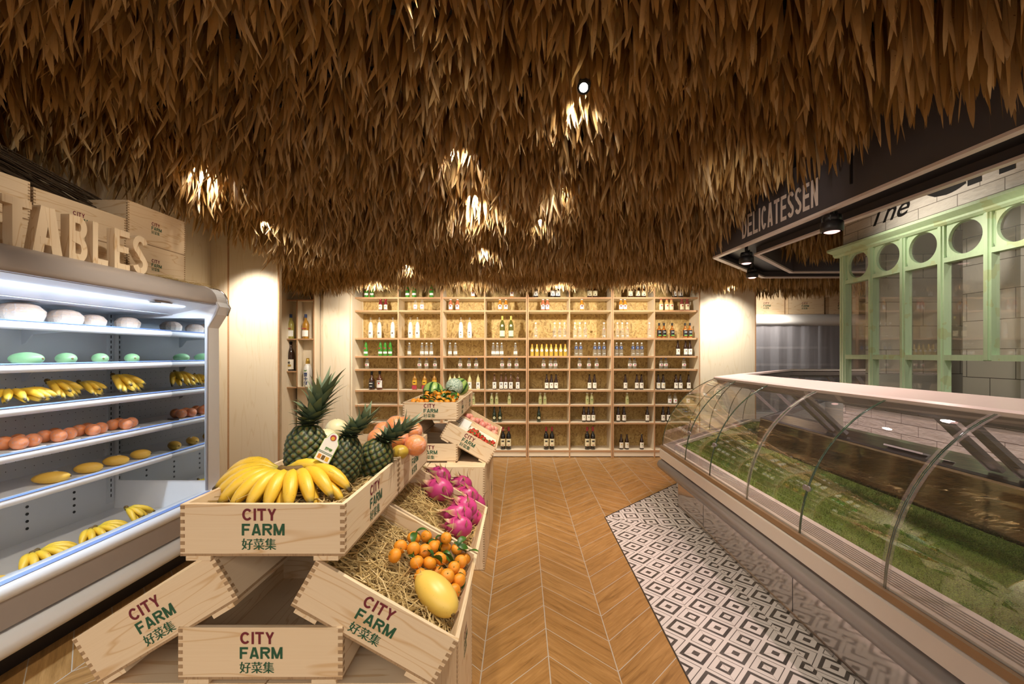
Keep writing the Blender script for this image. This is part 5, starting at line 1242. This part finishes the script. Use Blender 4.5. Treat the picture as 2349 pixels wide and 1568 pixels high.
for i, (px, py, Y, r) in enumerate(((912, 1005, 1.63, .041), (953, 1021, 1.62, .041), (908, 975, 1.75, .040), (946, 988, 1.77, .041), (880, 988, 1.78, .040), (868, 1006, 1.62, .040), (925, 975, 1.88, .040))):
    lb = ('film-wrapped orange at the left front of the second top crate', 'film-wrapped orange at the right front of the second top crate', 'film-wrapped orange behind the rightmost pineapple crown', 'film-wrapped orange at the right rear of the second top crate', 'film-wrapped orange behind the rightmost pineapple', 'film-wrapped orange glimpsed left of the rightmost pineapple', 'film-wrapped orange at the back of the second top crate')[i]
    t = ball_fruit('wrapped_orange', lb, 'orange', ORP, r, P(px, py, Y), (1,1,.95), 'film-wrapped oranges in the second top crate')
    g = G(); g.ball(r*1.05, (0,0,0), 22, 14, (1,1,.97), 0, None, lambda d: 1+.03*noise.noise(d*6)+.02*noise.noise(d*15)); g.obj('wrap_film', FILM2, t)
ball_fruit('ochre_fruit', 'small ochre fruit in front of the wrapped oranges', 'fruit', AMBF, .030, P(918, 1036, 1.56), (1, 1, .85))
# leaves for mandarins
LEAF = leafm('citrus_leaf', '#1f3d12', '#3f6b1e', '#4f7a28')
def leaf_geo(L, W, curl=.5, S=7):
    g = G(); vs = []; tt = []
    th = 0.3; x = z = 0.0
    for s in range(S+1):
        u = s/S; w_ = W*math.sin(PI*min(1, (u*.94+.03)))**.8*.5
        for e in (-1, 0, 1): vs.append((x, e*w_, z+abs(e)*w_*.35)); tt.append(u)
        x += math.cos(th)*L/S; z += math.sin(th)*L/S; th -= curl*2/S
    g.add(vs, [(s*3+e, s*3+e+1, s*3+e+4, s*3+e+3) for s in range(S) for e in (0, 1)], 0, True, None, tt); return g
LEAFM = [leaf_geo(.055, .024, c).mesh('leaf', LEAF) for c in (.3, .8, 1.3)]
def add_leaf(parent, loc, rot, k, s=1.0):
    o = bpy.data.objects.new('leaf', LEAFM[k % 3]); COL.objects.link(o); o.parent = parent; o.location = loc; o.rotation_euler = rot; o.scale = (s, s, s); return o
STEMG = plain('green_stem', '#55702c', .6)
gm_ = G(); gm_.ball(1.0, (0,0,0), 22, 14, (1,1,.86), 0, None, lambda d: 1-.10*max(0, d.z)**14-.05*max(0, -d.z)**14+.015*noise.noise(d*3)); MANMESH = gm_.mesh('peel', MAN)
gm_ = G(); gm_.lathe([(0, .75), (.10, .77), (.07, .84), (0, .85)], 6); STEMMESH = gm_.mesh('stem_button', STEMG)
def relax(pts, rad, M, zmin, xlim=.18, ylim=(.02, .435), it=60):
    inv = M.inverted(); L = [inv @ p for p in pts]
    for _ in range(it):
        for i in range(len(L)):
            for j in range(i):
                d = L[i]-L[j]; m = rad[i]+rad[j]-d.length
                if m > 0:
                    d = d.normalized() if d.length > 1e-6 else Vector((0, 0, 1)); L[i] += d*m*.5; L[j] -= d*m*.5
        for i in range(len(L)):
            L[i].z = max(L[i].z, zmin+rad[i]); L[i].x = min(max(L[i].x, -xlim+rad[i]), xlim-rad[i]+.005); L[i].y = min(max(L[i].y, ylim[0]+rad[i]), ylim[1]-rad[i])
    return [M @ p for p in L]
def mandarins(M, pts, rad, label, grp, leafp, seed, zmin, ls=1.0):
    rs = random.Random(seed); pts = relax(pts, rad, M, zmin)
    for i, p in enumerate(pts):
        t = thing('mandarin', label, 'mandarin', p, (rs.gauss(-.5, .7), rs.gauss(.2, .7), rs.random()*6), grp); s = rad[i]
        o = bpy.data.objects.new('peel', MANMESH); COL.objects.link(o); o.parent = t; o.scale = (s, s, s)
        o = bpy.data.objects.new('stem_button', STEMMESH); COL.objects.link(o); o.parent = t; o.scale = (s, s, s)
        if rs.random() < leafp:
            t.rotation_euler = (rs.gauss(-.2, .35), rs.gauss(.1, .35), rs.random()*6)
            for q in range(rs.choice((1, 2, 2, 3))): add_leaf(t, (0, 0, s*.86), (rs.gauss(0, .3), rs.uniform(-.4, .5), rs.random()*6.28), rs.randrange(3), ls*rs.uniform(.8, 1.25))
    return pts
MR = M_['nearright1']
zz = [(1235,378,.0),(1297,300,0),(1413,215,.012),(1405,328,.012),(1435,425,0),(1510,335,.014),(1532,205,0),(1565,455,.004),(1590,300,.012),(1655,405,.012),(1710,265,.014),(1745,200,.006),(1810,320,.008),(1880,345,0),(1845,440,.008),(1783,490,.012),(1730,580,.008),(1815,620,0),(1787,690,-.008),(1620,530,-.012),(1470,560,-.016),(1640,200,-.008),(1700,360,-.012),(1840,550,-.012)]
pts = [on(MR, 600+a/4.0415, 1180+b/4.0415, .108+h_) for a, b, h_ in zz]; rad = [rs.uniform(.0190, .0225) for _ in zz]
# the mango lies among them
Mm = on(MR, 1002, 1362, .107)
mandarins(MR, pts, rad, 'mandarin in the heap above the big yellow mango in the near tilted crate', 'mandarins in the near tilted crate', .45, 21, .064, .9)
o = mango('large_mango', mango_mat('pale_yellow_mango', '#e0b84c', '#ecca66', '#b58f3a'), 'biggest fruit, long yellow mango below the mandarins in the near crate', .168, .094); o.location = Mm
dv = (on(MR, 1040, 1418, .107)-on(MR, 958, 1312, .107)).normalized(); o.rotation_euler = dv.to_track_quat('-Y', 'Z').to_euler()
MF = M_['fartop1']
fz = [(770,500),(830,505),(875,520),(955,480),(1012,400),(1000,435),(1075,425),(1065,475),(1150,410),(1150,460),(1215,400),(1235,440),(1275,390),(1310,440),(1385,425),(1370,465),(1065,515),(1140,515),(890,495),(1210,480),(1290,480),(925,505),(1000,500),(1180,515),(1250,510),(1330,500),(1110,390),(1180,385)]
pts = [P(800+a/5.593, 830+b/5.593, 3.2+(520-b)/130*.26) for a, b in fz]; rad = [rs.uniform(.0185, .0225) for _ in fz]
mandarins(MF, pts, rad, 'small mandarin in the leafy heap of the far top crate', 'mandarins in the far top crate', .65, 31, .06, 1.15)
# melons
def watermelon_mat():
    n = NT('watermelon_rind'); c = n.coord('Object'); s = n.n('ShaderNodeSeparateXYZ'); n.set(s.inputs[0], c)
    a = n.math('ARCTAN2', s.outputs[1], s.outputs[0]); f = n.noise(c, 26, 3); f2 = n.noise(c, 70, 2)
    q = n.math('PINGPONG', n.math('ADD', n.math('MULTIPLY', a, 2.228), n.math('MULTIPLY', n.math('SUBTRACT', f, .5), 1.1)), 1.0)
    col = n.ramp(q, [(0, '#1f4420'), (.28, '#2c5a28'), (.4, '#8fae56'), (1, '#a9c06c')]); col = n.mix(n.math('MULTIPLY', n.math('GREATER_THAN', f2, .62), .3), col, '#5f8a3c'); return n.done(n.bsdf(col, .35))
WM = watermelon_mat()
def netted():
    n = NT('netted_melon_rind'); c = n.coord('Object'); v = n.n('ShaderNodeTexVoronoi', feature='DISTANCE_TO_EDGE'); v.inputs['Scale'].default_value = 60; n.set(v.inputs['Vector'], c)
    return n.done(n.bsdf(n.mix(n.math('LESS_THAN', v.outputs['Distance'], .12), '#7d9482', '#b9c4b0'), .6, 0, n.bump(v.outputs['Distance'], -.3, .004)))
ball_fruit('watermelon', 'striped watermelon at the left behind the far mandarins', 'watermelon', WM, .088, P(994, 897, 3.62), (1,1,.92), 'melons in the far top crate', None, (R(-12), R(10), 0))
ball_fruit('netted_melon', 'grey green netted melon behind the far mandarins', 'melon', netted(), .074, P(1042, 887, 3.62), (1,1,1), 'melons in the far top crate', None, (R(-30), R(20), 0))
ball_fruit('watermelon', 'striped watermelon half hidden behind the netted melon', 'watermelon', WM, .080, P(1055, 886, 3.79), (1,1,.95), 'melons in the far top crate', None, (R(-8), R(40), 0))
# dragon fruit
DF = leafm('dragon_fruit_scale', '#b02a72', '#c04a86', '#9fae52')
def df_skin():
    n = NT('dragon_fruit_skin'); f = n.noise(n.coord('Object'), 18, 3); return n.done(n.bsdf(n.mix(f, '#a3245f', '#cf4a8e'), .38, 0, n.bump(f, .15, .004)))
DFS = df_skin(); FINM = leafm('dragon_fruit_fin', '#b8326f', '#a8985a', '#86a040')
def dragon(label, seed):
    t = thing('dragon_fruit', label, 'dragon fruit', (0,0,0), (0,0,0), 'dragon fruit in the tilted crate'); rs = random.Random(seed); g = G()
    g.ball(1.0, (0,0,0), 22, 14, (.043, .043, .056), 0, None, lambda d: (1+.05*noise.noise(d*2.5))*(1-.16*max(0, d.z)*math.hypot(d.x, d.y))); g.obj('skin', DFS, t)
    n = 20
    for i in range(n):
        q = (i+.5)/n; th = math.acos(1-2*q*.93); az = i*2.4; d = Vector((math.sin(th)*math.cos(az), math.sin(th)*math.sin(az), math.cos(th))); p = Vector((d.x*.042, d.y*.042, d.z*.055))
        L = rs.uniform(.036, .050) if q > .25 else rs.uniform(.05, .078); W_ = .026
        if q > .25: L *= .85
        # fins lie along the surface toward +Z (the stem end)
        axis = Vector((0, 0, 1)); tang = (axis-d*axis.dot(d)).normalized() if abs(d.z) < .98 else Vector((1, 0, 0)); b = d.cross(tang); S = 5; vs = []; tt = []
        lift = rs.uniform(.35, .8) if q > .25 else rs.uniform(.5, .9)
        for s in range(S+1):
            u = s/S; c = p+tang*(L*u*math.cos(lift*u*.8))+d*(L*u*math.sin(lift*u)+.0012); ww = W_*.5*(1-u**1.4)*(1 if q > .25 else .6)+.0004
            cc = p.copy(); cc = Vector((c.x, c.y, c.z))
            for e in (-1, 0, 1): vs.append(cc+b*(e*ww)-d*(abs(e)*ww*.35)); tt.append(u)
        g = G(); g.add(vs, [(s*3+e, s*3+e+1, s*3+e+4, s*3+e+3) for s in range(S) for e in (0, 1)], 0, True, None, tt); g.obj('scale_leaf', FINM, t)
    return t
MD = M_['nearright2']
dl = [(1009, 1090, .075, 'dragon fruit at the top left, behind the largest one'), (1006, 1121, .090, 'largest dragon fruit at the left front of its crate'), (1057, 1110, .075, 'dragon fruit at the upper right of its crate, beside the far board'), (1070, 1136, .100, 'dragon fruit in the middle right of its crate'), (1066, 1160, .118, 'dragon fruit lying on top in the middle of its crate'),
      (1050, 1180, .098, 'dragon fruit with long green leaves above the frontmost one'), (1052, 1207, .085, 'frontmost dragon fruit beside the mandarin crate board'), (1086, 1152, .065, 'dragon fruit at the right beside the outer board'), (1078, 1185, .068, 'dragon fruit at the lower right against the outer board')]
proto = None
for i, (px, py, h_, lb) in enumerate(dl):
    o = dragon('', 40) if proto is None else copy_tree(proto)
    if proto is None: proto = o
    o['label'] = lb; o.location = on(MD, px, py, h_); q = Vector((-1, .25*math.sin(i*2.1), .25+.2*math.cos(i*1.7))).to_track_quat('Z', 'Y') 
    o.rotation_euler = (q @ __import__('mathutils').Quaternion((0, 0, 1), i*1.3)).to_euler(); s = 1.22 if i == 1 else 1.04+.06*math.sin(i*3); o.scale = (s, s, s)
# strawberries, placard and peaches in the far tilted crates
def sb_mat():
    n = NT('strawberry_skin'); v = n.n('ShaderNodeTexVoronoi'); v.inputs['Scale'].default_value = 260; n.set(v.inputs['Vector'], n.coord()); return n.done(n.bsdf(n.mix(n.math('LESS_THAN', v.outputs['Distance'], .25), '#b3241c', '#d8a05a'), .3))
g = G(); g.lathe([(0, -.020), (.006, -.0175), (.0115, -.008), (.0135, .001), (.0115, .007), (.004, .0095), (0, .0095)], 14); SBM = g.mesh('berry', sb_mat())
g = G()
for k in range(7): a = k*2*PI/7; g.add([(0,0,.0095), (.006*math.cos(a-.4), .006*math.sin(a-.4), .011), (.013*math.cos(a), .013*math.sin(a), .0105), (.006*math.cos(a+.4), .006*math.sin(a+.4), .011)], [(0,1,2,3)])
g.tube([(0,0,.009),(.001,0,.016)], .0012, 5); CALM = g.mesh('calyx', plain('calyx_green', '#4f7a36', .5))
MS = M_['farright1']; rs = random.Random(5); k = 0
for i in range(9):
    for j in range(8):
        x = -.035+.0265*i*.93+rs.gauss(0, .003); y = .035+.031*j*.72+rs.gauss(0, .003)
        if x > .17 or (i == 0 and j % 2) or y > .21: continue
        hgt = .106+.012*math.sin(i*.8)+rs.gauss(0, .005)
        t = thing('strawberry', 'red strawberry in the heap in the far tilted crate', 'strawberry', MS @ Vector((x, y, hgt)), (rs.gauss(R(-40), .5), rs.gauss(R(10), .7), rs.random()*6), 'strawberries in the far tilted crate')
        for nm, me in (('berry', SBM), ('calyx', CALM)): o = bpy.data.objects.new(nm, me); COL.objects.link(o); o.parent = t
g = G(); g.box(-XI, XI, .012, .44, .010, .086); o = g.obj('fruit_padding', PAPER); setM(o, MS); tag(o, 'white paper padding under the strawberries', 'padding')
t = thing('white_placard', 'white board with black brush strokes lying left of the strawberries', 'placard')
g = G(); g.box(-.07, .05, -.085, .085, 0, .004); g.obj('board', WHITE, t); rs2 = random.Random(3)
for q in range(5):
    y = -.06+.03*q; g = G(); g.prism([(-.068, y-.004), (-.035+rs2.random()*.02, y-.006), (-.028+rs2.random()*.01, y), (-.04, y+.006), (-.066, y+.005)], .004, .0046, 'z'); g.obj('brush_mark', BLACKP, t)
setM(t, MS @ TM((-.105, .33, .095), (R(12), R(-4), 0)))
PEA = mango_mat('peach_skin', '#e8b48c', '#c9566a', '#d98a8a'); MP = M_['farright2']
for i, (x, y, h_) in enumerate(((-.12, .12, .085), (-.06, .07, .09), (-.10, .20, .08), (-.03, .16, .085), (.03, .08, .095), (.09, .06, .095), (.05, .17, .09), (.115, .14, .095), (.15, .06, .085), (.145, .23, .085), (.08, .25, .08), (.0, .25, .08))):
    ball_fruit('peach', ['pink and yellow peach in the far tilted crate behind the strawberries'][0], 'peach', PEA, .032, MP @ Vector((x, y, h_+.02)), (1,1,.95), 'peaches in the far tilted crate', None, (i*.7, i*.4, i*1.1))

# ================================================================ SPOT LAMPS IN THE THATCH
def thatch_lamp(x, y, z, label, tgt, on_=True):
    t = thing('track_spot', label, 'lamp', (x, y, z), (0,0,0), 'track spots in the thatch'); d = (Vector(tgt)-Vector((x, y, z))).normalized(); q = d.to_track_quat('Z', 'Y').to_matrix().to_4x4()
    g = G(); g.lathe([(.028, .06), (.030, .058), (.030, -.06), (.0, -.062)], 18, 0, True, q); g.lathe([(.028, .06), (.026, .03)], 18, 0, True, q); g.obj('lamp_housing', BLACK, t)
    g = G(); g.lathe([(0, .068), (.012, .067), (.019, .0625)], 18, 0, True, q); g.obj('lamp_lens', emit('spot_lens', (1, .93, .82, 1), 90), t)
    g = G(); g.tube([(0, 0, 0), (0, 0, 3.4-z)], .006, 6); g.obj('stem', BLACK, t)
c0 = P(1340, 196, 2.0); thatch_lamp(c0.x, c0.y, c0.z, 'glowing black track spot hanging in the thatch, pointing at the viewer', (.02, .6, 1.6))
